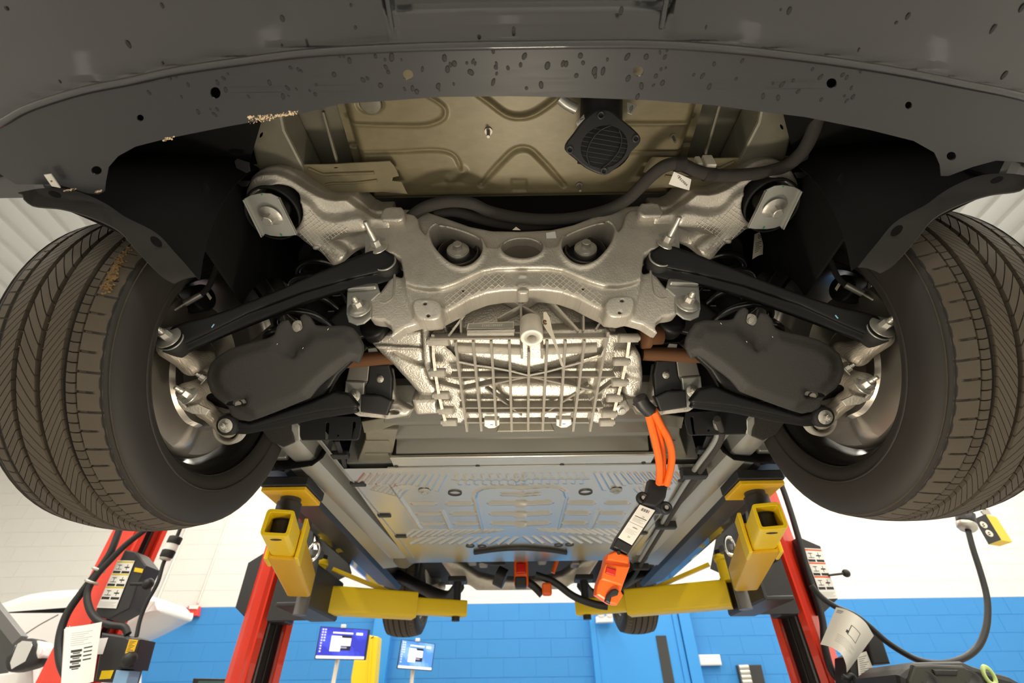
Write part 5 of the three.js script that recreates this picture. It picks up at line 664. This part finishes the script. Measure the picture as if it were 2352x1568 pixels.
  // sills, running forward
  const run = (P0, P1, D0, D1, t = .003) => { const rows = []; for (let i = 0; i <= 12; i++) rows.push(P0.map(([x, y], k) => { const f = i / 12; return V(x + (P1[k][0] - x) * f, EYE + y + (P1[k][1] - y) * f, -(D0 + (D1 - D0) * f)); })); return loft(rows, t, true); };
  const rail = LR('sill_rail', run([[-.70, .67], [-.695, .605], [-.685, .60], [-.635, .60], [-.628, .605], [-.622, .655], [-.59, .665], [-.58, .61], [-.56, .60]], [[-.645, .67], [-.64, .605], [-.63, .60], [-.565, .60], [-.558, .605], [-.552, .655], [-.54, .665], [-.535, .61], [-.52, .60]], 1.17, 2.42), M.steel, car, 'galvanised sill rail with punched holes');
  LR('sill_flange', run([[-.752, .66], [-.748, .63], [-.70, .64], [-.695, .66]], [[-.752, .66], [-.748, .63], [-.648, .64], [-.642, .66]], 1.2, 2.75), M.steel, car); LR('sill_cover', run([[-.965, .76], [-.955, .67], [-.80, .625], [-.765, .617], [-.752, .64]], [[-.965, .76], [-.955, .67], [-.80, .625], [-.765, .617], [-.752, .64]], 1.42, 3.25), M.dark, car, 'black plastic sill cover');
  for (const D of [1.32, 1.45, 1.52, 1.58, 1.75, 1.86, 2.0, 2.15, 2.3]) LR('hole', orient(new THREE.CylinderGeometry(.009, .009, .002, 12).scale(1.3, 1, .8), V(-.66 + .065 * (D - 1.17) / 1.25, EYE + .5995, -D), V(0, -1, 0)), M.black, rail); for (const D of [1.66, 1.70, 1.75]) LR('slot', plainBox(.002, .03, .02, V(-.602 + .05 * (D - 1.17) / 1.25, EYE + .64, -D)), M.black, rail);
  LR('jacking_block', merge([box(.05, .075, .06, V(-.735, EYE + .645, -1.33), .004)]), M.steel, car, 'bright metal jacking block');
  // brake and fuel lines clipped along the floor
  const pth = [[545, 290], [590, 420], [615, 510], [700, 598], [890, 820], [1010, 970], [1100, 1062], [1300, 1105]]; for (const o of [-9, 0, 10]) LR('brake_line', tube(cQ(pth.map(([a, b]) => [a + o, b])).map(([a, b]) => atY(a, b, .605)), .0035, { n: 60, m: 6 }), M.black, car); for (const p of [[570, 390], [700, 592], [888, 818], [1008, 968]]) LR('line_clip', box(.05, .018, .028, atY(...cQ([p])[0], .603), .004), M.black, car);
  part('thick_line', tube(cR([[1560, 130], [1590, 260], [1440, 500], [1330, 660], [1180, 900], [1040, 1130], [950, 1280], [880, 1350]]).map(([a, b]) => atY(a, b, .585)), .009, { n: 80, m: 8 }), M.hose, car); part('harness_line', tube(cR([[1550, 150], [1560, 250], [1400, 490], [1290, 660], [1150, 900], [1000, 1150]]).map(([a, b]) => atY(a, b, .59)), .008, { n: 80, m: 8 }), M.steel, car);
  for (const p of [[1390, 525], [1190, 895], [1010, 1195]]) part('line_clip', box(.08, .03, .03, atY(...cR([p])[0], .585), .005), M.black, car);
}
// ---- front axle, far end ----
{
  const f = frame(0, .64, 3.05, V(0, -.4, .92)); const cm = part('front_subframe', cast(f, .012, [{ p: cQ([[1270, 1130], [1320, 1125], [1420, 1160], [1560, 1255], [1680, 1285], [1900, 1295], [1900, 1372], [1550, 1372], [1500, 1335], [1400, 1320], [1330, 1220]]), w: [-.12, 0], r: .02 }], { sym: true, pad: .03 }), M.cast, car, 'pale cast front subframe');
  LR('front_link', tube([[915, 1320, 3.4], [960, 1345, 3.3], [1030, 1370, 3.2], [1055, 1345, 3.1]].map(([a, b, d]) => atD(a, b, d)), .035, { n: 20 }), M.dark, car); LR('front_knuckle', blob([[[V(-.62, EYE + .70, -3.75), .05], [V(-.52, EYE + .66, -3.4), .03]], [[V(-.62, EYE + .7, -3.75), .05], [V(-.66, EYE + .85, -3.86), .06]]], .012, .03), M.castRough, car);
  part('tray_lip', tube([[1090, 1268], [1150, 1260], [1200, 1258], [1260, 1262], [1300, 1268]].map(([a, b]) => atY(a, b, .595)), .012, { n: 20 }), M.black, car); part('front_cover', plainBox(1.3, .02, 1.4, V(0, EYE + .80, -3.3)), M.under, car);
  LR('sill_end', cast(frame(0, .62, 2.55, V(0, -.9, .4)), .012, [{ p: cQ([[960, 1060], [1020, 1040], [1100, 1080], [1250, 1120], [1240, 1180], [1100, 1190], [1050, 1230], [980, 1220], [940, 1180]]), w: [-.1, 0], r: .03 }], { pad: .03 }), M.rail, car, 'grey painted end of the body rail');
  const O = (pts, r, d, name, mat) => part(name, tube(pts.map(([a, b]) => atD(a, b, d)), r, { n: 30 }), mat, car); O([[1192, 1262], [1195, 1280], [1197, 1300]], .018, 2.75, 'orange_cable', M.orange); O([[1285, 1270], [1278, 1290], [1270, 1315]], .012, 2.75, 'orange_cable', M.orange); O([[1200, 1330], [1225, 1345], [1245, 1365]], .02, 2.72, 'coolant_hose', M.black); O([[1230, 1320], [1270, 1335], [1320, 1370], [1370, 1388], [1395, 1392]], .018, 2.68, 'coolant_hose', M.black); O([[1100, 1275], [1130, 1285], [1160, 1285]], .03, 2.8, 'coolant_hose', M.black); O([[1140, 1320], [1160, 1330]], .05, 2.75, 'coolant_pump', M.black);
  const cn = part('front_connector', merge([box(.075, .15, .06, atD(1197, 1312, 2.7), .014)]), M.orangeShell, car, 'orange high voltage connector'); part('red_lock', box(.05, .05, .02, atD(1197, 1305, 2.66), .006), M.redClip, cn); part('black_cap', box(.06, .05, .06, atD(1196, 1338, 2.69), .008), M.black, cn); part('orange_cap', box(.05, .06, .04, atD(1256, 1353, 2.68), .012), M.orangeShell, car);
  for (const [a, b] of [[1110, 1290], [1085, 1285], [1245, 1283], [1320, 1290]]) part('front_fitting', box(.05, .05, .08, atD(a, b, 2.85), .01), M.zincDark, car);
}
// ---- dangling high voltage cable with its service plug ----
{
  const w = (p, d) => atD(...cR([p])[0], d); const hv = thing('high_voltage_cable', 'three orange cables ending in a labelled module and orange plug, dangling under the car', 'cable', [.27, EYE + .25, -1.4]);
  [[[[1058, 70], [1085, 180], [1115, 300], [1140, 430], [1145, 520], [1140, 590]], 0], [[[1100, 70], [1150, 170], [1205, 270], [1232, 380], [1225, 480], [1195, 600]], -.006], [[[1080, 75], [1120, 190], [1150, 290], [1165, 390], [1165, 500], [1162, 590]], .02]].forEach(([P, o]) => part('orange_cable', tube(P.map((p, i) => w(p, 1.0 + .055 * i + o)), .0098, { n: 50, m: 14 }), M.orange, hv));
  const fd = frame(0, .40, 1.34, V(.05, -.15, .98)); const pl = (pts, o) => plate(fd, cR(pts), { bevel: .003, ...o });
  part('boot', merge([tube([w([1000, -20], .97), w([1030, 30], .985), w([1075, 75], 1.0)], .018, { n: 12 })]), M.black, hv, 'black taped boot');
  const b = part('strain_relief', pl([[1080, 560], [1110, 565], [1210, 605], [1195, 690], [1180, 720], [1120, 770], [1010, 745], [1060, 660]], { w: .02, t: .05, bevel: .008 }), M.black, hv, 'black cable clamp'); for (const p of [[1025, 700], [1192, 770]]) { part('lug', lathe(onF(fd, ...cR([p])[0], .01), V(.05, -.15, .98), [[.006, -.012], [.006, .006], [.016, .006], [.018, 0], [.018, -.012]], 20), M.black, b); part('screw', cyl(onF(fd, ...cR([p])[0], .008), V(.05, -.15, .98), .007, .007, .006, 14), M.zinc, b); } part('lug_web', pl([[1000, 690], [1030, 660], [1200, 730], [1235, 760], [1215, 800], [1180, 810], [1130, 780], [1010, 735]], { w: .012, t: .02, bevel: .004 }), M.black, b);
  part('module', pl([[1005, 745], [1125, 795], [955, 1045], [842, 985]], { w: .014, t: .055, bevel: .004 }), M.black, hv, 'long black module with white labels');
  part('module_label', card(...cR([[1003, 748], [1112, 790], [945, 1040], [846, 985]]).map(([a, c]) => onF(fd, a, c, .0146)), .0006), printMat(160, 384, (x, W, H) => { x.fillStyle = '#efece6'; x.fillRect(0, 0, W, H); x.fillStyle = '#222'; for (let i = 0; i < 14; i++) x.fillRect(36 + i * 6, 22, 2 + (i * 7) % 4, 30); x.font = '24px sans-serif'; x.save(); x.translate(112, 96); x.rotate(Math.PI); x.fillText('AC', 0, 0); x.restore(); x.fillRect(20, 118, 124, 7); x.fillStyle = '#777'; for (let i = 0; i < 5; i++) x.fillRect(20, 136 + i * 9, 120 - 20 * (i % 3), 2); x.fillStyle = '#222'; x.fillRect(0, 196, W, 3); x.font = 'bold italic 18px serif'; x.save(); x.translate(120, 226); x.rotate(Math.PI); x.fillRect(0, -10, 58, 4); x.fillRect(8, -4, 40, 3); x.restore(); x.fillStyle = '#888'; for (let i = 0; i < 4; i++) x.fillRect(24, 262 + i * 12, 110 - 22 * (i % 2), 2); x.fillStyle = '#444'; x.font = '24px sans-serif'; x.save(); x.translate(100, 324); x.rotate(Math.PI); x.fillText('AC', 0, 0); x.restore(); }), hv, 'two white printed labels');
  part('module_tail', pl([[842, 985], [955, 1045], [915, 1108], [808, 1052]], { w: .010, t: .045, bevel: .004 }), M.black, hv);
  const pg = part('plug', merge([pl([[822, 1078], [925, 1115], [935, 1180], [870, 1370], [885, 1400], [840, 1475], [790, 1465], [690, 1400], [698, 1330], [745, 1195], [765, 1110]], { w: .006, t: .05, bevel: .006 }), pl([[775, 1105], [830, 1085], [925, 1120], [920, 1175], [765, 1145]], { w: .014, t: .06, bevel: .004 }), pl([[745, 1200], [760, 1170], [935, 1190], [880, 1340], [720, 1290]], { w: .016, t: .05, bevel: .006 })]), M.orangeShell, hv, 'orange plug housing');
  part('lock_slider', pl([[765, 1195], [835, 1215], [825, 1265], [755, 1240]], { w: .022, t: .012, bevel: .003 }), M.redClip, pg, 'red lock slider'); part('latch', pl([[800, 1360], [830, 1352], [855, 1370], [845, 1400], [800, 1415], [790, 1465], [752, 1445], [765, 1400]], { w: .020, t: .016, bevel: .004 }), M.black, pg, 'black latch'); part('screw_hole', cyl(onF(fd, ...cR([[850, 1095]])[0], .0145), V(.05, -.15, .98), .005, .005, .001, 12), M.black, pg);
}

// ---------- things around the car ----------
const cX = crop(700, 1380, 6.533), cY = crop(340, 1180, 4.2), cZ = crop(1850, 1130, 4.685), cW = crop(1850, 1370, 4.685), cV = crop(1340, 1380, 5.113);
const flat = D => frame(0, 0, D, V(0, 0, 1));
{ // two monitors on stands
  const desk = dark => printMat(256, 170, (x, w, h) => { x.fillStyle = dark ? '#2a33b8' : '#4a86d8'; x.fillRect(0, 0, w, h); for (let i = 0; i < 40; i++) { x.fillStyle = `rgba(${dark ? '70,90,225' : '150,190,245'},.25)`; x.beginPath(); x.arc((i * 53) % w, (i * 37) % h, 14 + (i * 7) % 20, 0, 7); x.fill(); } x.fillStyle = '#dcdcf4'; for (let i = 0; i < 9; i++) { x.fillRect(10, 8 + i * 15, 9, 8); if (i < 5) x.fillRect(24, 8 + i * 15, 9, 8); } x.fillStyle = '#f2f2fa'; x.fillRect(70, 22, 110, 9); x.fillRect(196, 20, 36, 14); x.fillRect(0, h - 15, w, 15); x.fillStyle = '#16182a'; x.fillRect(118, 40, 58, 84); x.fillStyle = '#fbfbff'; x.fillRect(66, 44, 56, 86); x.fillRect(120, 54, 54, 44); x.fillStyle = '#9a9ac0'; x.fillRect(122, 104, 34, 8); });
  const mon = (label, corners, D, dark, pole, tilt) => { const f = frame(0, 0, D, V(tilt, 0, 1)); const P = cX(corners).map(([a, b]) => onF(f, a, b, 0)); const c = P.reduce((s, p) => s.add(p), V(0, 0, 0)).multiplyScalar(.25); const t = thing('monitor', label, 'monitor', [c.x, 0, c.z]);
    const grow = P.map(p => p.clone().sub(c).multiplyScalar(1.045).add(c)); const nn = P[1].clone().sub(P[0]).cross(P[3].clone().sub(P[0])).normalize(); if (nn.z < 0) nn.negate(); part('case', card(...grow.map(p => p.clone().addScaledVector(nn, -.002)), .035), M.black, t); const m = desk(dark); m.emissive = new THREE.Color(1, 1, 1); m.emissiveMap = m.map; m.emissiveIntensity = .55; part('screen', card(...P.map(p => p.clone().addScaledVector(nn, .001)), .001), m, t, 'lit desktop with open windows');
    const lo = P[3].clone().lerp(P[2], .42); part('pole', cyl(V(lo.x, .03, lo.z - .06), V(0, 1, 0), .022, .018, lo.y + .08), M.tag, t, 'cream pole'); part('base', lathe(V(lo.x, 0, lo.z - .06), V(0, 1, 0), [[0, 0], [.24, 0], [.24, .02], [.03, .035], [0, .035]]), M.dark, t);
    const top = P[0].clone().lerp(P[1], .47); part('camera_clip', box(.045, .03, .03, top.add(V(0, .018, 0)), .006), M.paper, t);
    const l = new THREE.RectAreaLight(0x99aaff, .5, P[1].distanceTo(P[0]), P[3].distanceTo(P[0])); l.position.copy(t.worldToLocal(c.clone().addScaledVector(nn, .01))); l.lookAt(c.clone().addScaledVector(nn, 2).sub(t.position).add(t.position)); l.castShadow = true; t.add(l); l.lookAt(c.x + nn.x, c.y + nn.y, c.z + nn.z); return t; };
  mon('monitor with a deep violet blue desktop in front of the yellow post', [[248, 388], [950, 435], [885, 872], [162, 858]], 5.2, true, 0, -.05); mon('monitor with a pale blue desktop below the front wheel', [[1462, 582], [1948, 648], [1898, 1035], [1395, 1000]], 6.2, false, 0, .35);
  const f = flat(3.2), c = onF(f, 480, 1600); const t = thing('monitor', 'grey framed monitor top beside the grey side cover', 'monitor', [c.x, 0, c.z]); part('case', plate(f, cT([[140, 1532], [418, 1536], [395, 1760], [90, 1760]]), { t: .03, bevel: .004 }), M.dark, t); part('screen', plate(f, cT([[180, 1552], [395, 1554], [380, 1740], [120, 1740]]), { t: .002, w: .0015 }), std(lin(.05, .16, .15), .3), t); part('pole', cyl(V(c.x, 0, c.z - .05), V(0, 1, 0), .025, .02, .95), M.dark, t);
}
{ const f = flat(6.3); const P = cX([[940, 505], [1095, 532], [1095, 560], [1010, 1600], [690, 1600], [692, 1150], [738, 880], [905, 880]]); const c = onF(f, 835, 1560); const t = thing('yellow_post', 'yellow sheet metal post standing behind the violet monitor', 'post', [c.x, 0, c.z]); part('body', plate(f, P, { t: .2, bevel: .01 }), M.yellow, t); part('foot', box(.3, 1.22, .2, V(c.x - .02, .61, c.z - .1), .01), M.yellow, t); part('fold', bar(onF(f, ...cX([[1000, 560]])[0], .004), onF(f, ...cX([[940, 1600]])[0], .004), .02, .02), M.yellow, t); part('tape', bar(onF(f, ...cX([[990, 565]])[0], .012), onF(f, ...cX([[1035, 530]])[0], .012), .012, .004, zA), M.black, t); }
{ // on the back wall
  const f = frame(0, 0, -WZ - .002, V(0, 0, 1)); const put = (n, l, c, pts, tt, mat, cr) => { const p = onF(f, ...cr([pts[0]])[0]); return [thing(n, l, c, [p.x, p.y, p.z]), plate(f, cr(pts), { w: tt, t: tt, bevel: .004 }), mat]; };
  let [t, g] = put('fire_alarm', 'red fire alarm box with white top on the blue wall', 'alarm box', [[385, 885], [482, 885], [470, 980], [362, 985]], .08, M.red, cY); part('box', g, M.red, t); part('light', plate(f, cY([[395, 885], [478, 882], [468, 915], [390, 915]]), { w: .1, t: .03, bevel: .004 }), M.paper, t);
  const cd = (px, py, top, r = .012) => { const p = onF(f, px, py, .015); return solo('conduit', cyl(p, V(0, 1, 0), r, r, top - p.y, 12), M.conduit, '', 'conduit'); };
  cd(...cY([[480, 860]])[0], 5.0).userData.label = 'thin wall conduit rising from the red alarm box'; cd(...cY([[60, 900]])[0], 5.0, .016).userData.label = 'thin wall conduit behind the hanging power cord';
  { const q = cY([[2128, 400], [2185, 405], [2155, 660], [2100, 655]]).map(([a, b]) => onF(f, a, b, .004)); solo('wall_sign', card(q[0], q[1], q[2], q[3], .003), printMat(64, 256, (x, w, h) => { x.fillStyle = '#f6f2ea'; x.fillRect(0, 0, w, h); x.strokeStyle = '#cc4a26'; x.lineWidth = 5; x.strokeRect(4, 4, w - 8, h - 8); x.fillStyle = '#cc3a16'; x.font = 'bold 26px sans-serif'; ['F', 'I', 'R', 'E'].forEach((c, i) => x.fillText(c, 22, 96 + i * 32)); x.beginPath(); x.moveTo(4, 210); x.lineTo(32, 252); x.lineTo(60, 210); x.lineTo(60, 252); x.lineTo(4, 252); x.fill(); }), 'tall white wall sign with red border and down arrow', 'sign'); }
  { const t = thing('door_closer_light', 'white twin emergency light above the blue door', 'emergency light', onF(f, 1388, 1412, .1).toArray()); part('body', plate(f, cV([[150, 178], [345, 168], [350, 245], [155, 252]]), { w: .17, t: .09, bevel: .012 }), M.paper, t); for (const p of [[200, 138], [300, 138]]) part('lamp', lathe(onF(f, ...cV([p])[0], .14), V(0, -.2, 1), [[0, 0], [.04, 0], [.05, .04], [.045, .05], [0, .05]]), M.paper, t); }
  { const t = thing('dispenser', 'plain white box on the blue wall beside the door', 'wall box', onF(f, 1632, 1515, 0).toArray()); part('box', plate(f, cV([[1350, 628], [1605, 625], [1632, 752], [1372, 758]]), { w: .06, t: .06, bevel: .015 }), M.white, t); }
  { const t = thing('tool_rack', 'black panel with a row of grey rollers on the blue wall', 'rack', onF(f, 1720, 1550, 0).toArray()); part('panel', plate(f, cV([[1800, 752], [2088, 745], [2180, 1150], [1890, 1150]]), { w: .04, t: .04, bevel: .006 }), M.dark, t); for (let k = 0; k < 6; k++) { const a = onF(f, ...cV([[1826 + k * 13, 780 + k * 57]])[0], .06), b = onF(f, ...cV([[1935 + k * 13, 775 + k * 57]])[0], .06); part('roller', cyl(a, b.clone().sub(a), .028, .028, a.distanceTo(b), 16), M.zinc, t); } }
}
{ // cord with inline connector feeding the power unit
  const f = flat(2.51), q = (p, w = 0) => onF(f, ...cS([p])[0], w); const t = thing('hanging_cable', 'black power cord with an inline connector hanging to the power unit', 'cable', q([865, 1270]).toArray()); part('cord', tube([[1290, 250], [1145, 585], [1120, 645], [1085, 720], [1040, 800], [1000, 930], [930, 1060], [890, 1160], [865, 1275]].map(p => q(p)), .009, { n: 60, m: 8 }), M.black, t); const a = q([1120, 640]), b = q([1045, 785]), d = b.clone().sub(a), L = d.length(); part('connector', lathe(a, d, [[0, 0], [.024, 0], [.032, .004], [.032, L * .3], [.026, L * .32], [.026, L * .62], [.032, L * .64], [.03, L * .9], [.018, L], [0, L]], 20), M.black, t); part('band', lathe(a, d, [[.027, L * .33], [.028, L * .34], [.028, L * .6], [.027, L * .61]], 20), M.paper, t, 'white middle band'); part('cord_grip', lathe(a, d, [[.02, L * .88], [.026, L * .9], [.026, L], [.012, L * 1.05]], 16), M.zinc, t);
}
{ // neighbouring white car
  const f = flat(3.7), t = thing('white_car', 'white car with black mirror in the neighbouring bay', 'car', [-4.4, 0, -4.4]);
  const Sb = cS([[-700, 1250], [-200, 1100], [0, 1040], [150, 992], [330, 968], [520, 962], [720, 980], [900, 1000], [965, 1022], [998, 1068], [995, 1112], [960, 1130], [800, 1212], [690, 1262], [640, 1330], [600, 1900], [-700, 1900]]); part('body', crease(plate(f, smooth(Sb.slice(0, 14), 3, false).concat(Sb.slice(14)), { t: .5, bevel: .08, seg: 4 }), .6), M.carWhite, t);
  part('hood_seam', tube(cS([[150, 1265], [250, 1200], [370, 1135]]).map(([a, b]) => onF(f, a, b, .0)), .004, { n: 10, m: 6 }), M.grey, t);
  const g = flat(3.0), P = cS([[20, 1400], [60, 1370], [100, 1300], [135, 1282], [215, 1286], [255, 1310], [266, 1350], [250, 1425], [200, 1460], [130, 1482], [40, 1498], [15, 1480]]); part('mirror', cast(g, .008, [{ p: P, smooth: 2, w: [-.10, 0], r: .03 }], { pad: .02 }), M.black, t, 'black door mirror'); part('mirror_glass', plate(g, cS([[62, 1440], [110, 1320], [140, 1300], [200, 1305], [205, 1330], [160, 1430], [70, 1480]]), { w: .003, t: .006, bevel: .002 }), M.chrome, t); part('mirror_cap', cast(g, .008, [{ p: cS([[215, 1290], [252, 1305], [268, 1345], [262, 1400], [225, 1415], [215, 1380], [225, 1330]]), w: [-.1, .01], r: .02 }], { pad: .02 }), M.carWhite, t);
  part('pillar', bar(onF(g, ...cS([[-60, 1060]])[0], -.15), onF(g, ...cS([[130, 1300]])[0], -.15), .05, .05), M.grey, t); part('side_glass', plate(g, cS([[-300, 1000], [-40, 1120], [100, 1290], [40, 1520], [-300, 1560]]), { w: -.17, t: .01 }), M.glassDark, t, 'dark side window'); part('door', plate(g, cS([[-300, 1545], [60, 1500], [210, 1470], [225, 1900], [-300, 1900]]), { w: -.14, t: .06, bevel: .01 }), M.carWhite, t);
}
{ // outlet box and cord at the other side
  const f = flat(2.6), q = (p, w = 0) => onF(f, ...cZ([p])[0], w); const t = thing('outlet_box', 'yellow hanging outlet box with two round sockets', 'outlet box', q([2060, 400]).toArray());
  const A = q([1815, 288], .0), B = q([1928, 238], .0), C = q([2098, 515], .0), D = q([1970, 562], .0), bk = V(.17, .02, -.05); const b8 = [A, B, C, D]; const far = [q([2040, 225], 0), q([2150, 228], 0), q([2330, 500], 0), q([2190, 548], 0)].map(p => p.add(V(0, 0, -.06)));
  const quad = (a, b, c, d) => loft([[a, b], [d, c]], .004); part('box', merge([quad(B, far[1], far[2], C), quad(D, C, far[2], far[3]), quad(A, far[0], far[1], B), quad(far[0], A, D, far[3])]), M.yellow, t); part('face', loft([[A, B], [D, C]], .006, true), M.dark, t, 'dark face plate'); const nn = B.clone().sub(A).cross(D.clone().sub(A)).normalize(); if (nn.z < 0) nn.negate(); for (const p of [[1915, 352], [1976, 443]]) { const s = part('socket', lathe(q(p, .004), nn, [[0, .003], [.017, .003], [.019, 0]], 24), M.tag, t, 'round cream socket'); part('slit', bar(q([p[0] - 12, p[1] - 6], .0085), q([p[0] + 6, p[1] - 14], .0085), .004, .002, zA), M.black, s); part('slit', bar(q([p[0] - 2, p[1] + 14], .0085), q([p[0] + 16, p[1] + 6], .0085), .004, .002, zA), M.black, s); }
  part('bracket', plate(f, cZ([[1890, 200], [1960, 172], [2005, 235], [1925, 240]]), { w: -.03, t: .01 }), M.zinc, t); part('drop_cord', tube([q([1925, 190], -.035), q([1880, 60], -.035), q([1790, -200], -.035), q([1500, -1100], -.035)], .008, { n: 20 }), M.black, t);
  const g = flat(2.40), r = (p, w = 0) => onF(g, ...p, w); const e = thing('extension_cord', 'thick black cord looping from its plug down to the lift column', 'cord', r(cW([[1400, 700]])[0]).toArray());
  part('cord', tube([...cZ([[1745, 390], [1800, 600], [1880, 850], [1945, 1090]]), ...cW([[1962, 120], [1945, 330], [1870, 520], [1740, 640], [1560, 705], [1380, 715], [1200, 675], [1050, 600], [850, 465], [700, 330], [540, 205], [330, 110], [180, 10], [60, -120]])].map(p => r(p)), .0125, { n: 140, m: 10 }), M.black, e);
  const a = r(cZ([[1715, 235]])[0]), bb = r(cZ([[1742, 405]])[0]), d = bb.clone().sub(a), L = d.length(); part('plug', lathe(a, d, [[0, 0], [.040, 0], [.038, L * .5], [.036, L * .6], [0, L * .6]], 24), M.black, e); part('plug_collar', lathe(a, d, [[.036, L * .58], [.041, L * .62], [.040, L * .85], [.03, L], [0, L]], 24), M.zinc, e, 'pale collar');
  // curled paper and control gear at the column
  const h = flat(2.46), hp = flat(2.32), sp = (p, w = 0) => onF(hp, ...cW([p])[0], w), s = (p, w = 0) => onF(h, ...cW([p])[0], w); const cols3 = [[[330, 112], [160, 510], 0], [[430, 135], [280, 545], .05], [[540, 190], [390, 620], .075], [[640, 270], [435, 720], .06], [[735, 420], [447, 815], 0]]; const rows = []; for (let k = 0; k <= 8; k++) rows.push(resample(cols3.map(([p, q2, w]) => sp([p[0] + (q2[0] - p[0]) * k / 8, p[1] + (q2[1] - p[1]) * k / 8], w)), 16)); const pg = loft(rows, .001, false); const uv = pg.attributes.uv; for (let i = 0; i < uv.count; i++) uv.setY(i, 1 - uv.getY(i));
  solo('curled_paper', pg, printMat(256, 256, (x, w, hh) => { x.fillStyle = '#f3efe6'; x.fillRect(0, 0, w, hh); x.fillStyle = '#555'; x.fillRect(14, 16, 40, 4); x.fillRect(14, 24, 40, 3); x.fillRect(14, 31, 34, 3); x.strokeStyle = '#333'; x.lineWidth = 3; x.strokeRect(108, 70, 54, 60); x.fillStyle = '#333'; x.fillRect(98, 108, 12, 18); x.fillStyle = '#aaa'; for (let k = 0; k < 6; k++) x.fillRect(70, 160 + k * 9, 110 - 18 * (k % 3), 2); }), 'curled white instruction sheet taped over the control gear', 'paper');
  const c = s([750, 600]); const u = thing('control_gear', 'black control gear with a white label on the lift column', 'control box', c.toArray()); part('switch_box', plate(h, cW([[640, 400], [800, 365], [922, 722], [740, 735]]), { w: -.03, t: .1, bevel: .008 }), M.black, u); part('motor', plate(h, cW([[470, 640], [640, 560], [690, 680], [810, 940], [820, 1200], [520, 1200], [480, 850]]), { w: -.05, t: .14, bevel: .02 }), M.black, u); part('rating_label', card(...[[555, 620], [655, 585], [760, 850], [575, 860]].map(p => s(p, -.045)), .001), printMat(96, 128, (x, w, hh) => { x.fillStyle = '#e9e6dc'; x.fillRect(0, 0, w, hh); x.fillStyle = '#666'; for (let k = 0; k < 9; k++) x.fillRect(12, 20 + k * 11, 70 - 16 * (k % 3), 3); }), u, 'white rating label'); part('wire', tube([[400, 860], [440, 880], [500, 850], [540, 920], [530, 1000]].map(p => s(p, .01)), .012, { n: 24 }), M.black, u);
  // charger case
  const k = flat(2.1), z = (p, w = 0) => onF(k, ...cW([p])[0], w), pl = (pts, o) => plate(k, cW(pts), { bevel: .006, ...o }); const cc = z([1600, 930]); const o = thing('charger_case', 'olive black moulded charger case with a pale green ring lamp', 'case', cc.toArray()); const ol = std(lin(.035, .036, .028), .5); part('shell', pl([[1005, 835], [1080, 770], [1180, 702], [1420, 695], [1700, 690], [1810, 738], [2010, 800], [2200, 850], [2400, 960], [2400, 1250], [1080, 1250]], { t: .3, bevel: .02 }), M.black, o); part('front', pl([[1170, 730], [1370, 725], [1700, 740], [1800, 800], [1900, 860], [2050, 940], [2050, 1250], [1140, 1250], [1110, 900]], { w: .012, t: .03, bevel: .008 }), ol, o); part('grip', pl([[1370, 778], [1650, 785], [1640, 850], [1400, 845]], { w: .02, t: .012 }), M.black, o); for (const p of [[1325, 892], [1790, 885]]) part('port', lathe(z(p, .013), V(-.3, .3, 1), [[0, .0], [.018, 0], [.026, .006], [.03, 0]]), M.black, o); part('ring_lamp', orient(new THREE.TorusGeometry(.022, .007, 10, 28).rotateX(Math.PI / 2).scale(.8, 1, 1.2), z([1978, 850], .018), V(.1, .05, 1)), std(lin(.55, .7, .25), .4), o, 'pale green ring'); part('tag_plate', pl([[1905, 765], [1975, 770], [2000, 800], [1930, 795]], { w: .012, t: .004 }), M.zinc, o);
}
{ // work lamp on a low stand beneath the drive unit, below the lens
  const x = .04, z = -1.0, H = .80, t = thing('work_lamp', 'flat work lamp on a tripod shining up at the drive unit', 'work lamp', [x, 0, z]); part('housing', box(.30, .04, .20, V(x, H - .03, z), .01), M.black, t); part('lens', plainBox(.26, .006, .16, V(x, H - .008, z)), new THREE.MeshStandardMaterial({ color: 0xffffff, emissive: 0xfff2dc, emissiveIntensity: 6 }), t); part('pole', cyl(V(x, .3, z), V(0, 1, 0), .014, .014, H - .35, 14), M.dark, t); for (let k = 0; k < 3; k++) { const a = k * 2.094 + .5; part('leg', tube([V(x, .32, z), V(x + Math.cos(a) * .3, .008, z + Math.sin(a) * .3)], .009, { n: 4, m: 8 }), M.dark, t); }
  const l = new THREE.RectAreaLight(0xfff0d6, WORK, .26, .16); l.rotation.x = Math.PI / 2; l.position.set(0, H, 0); l.castShadow = true; t.add(l);
}
renderer.render(scene, camera);
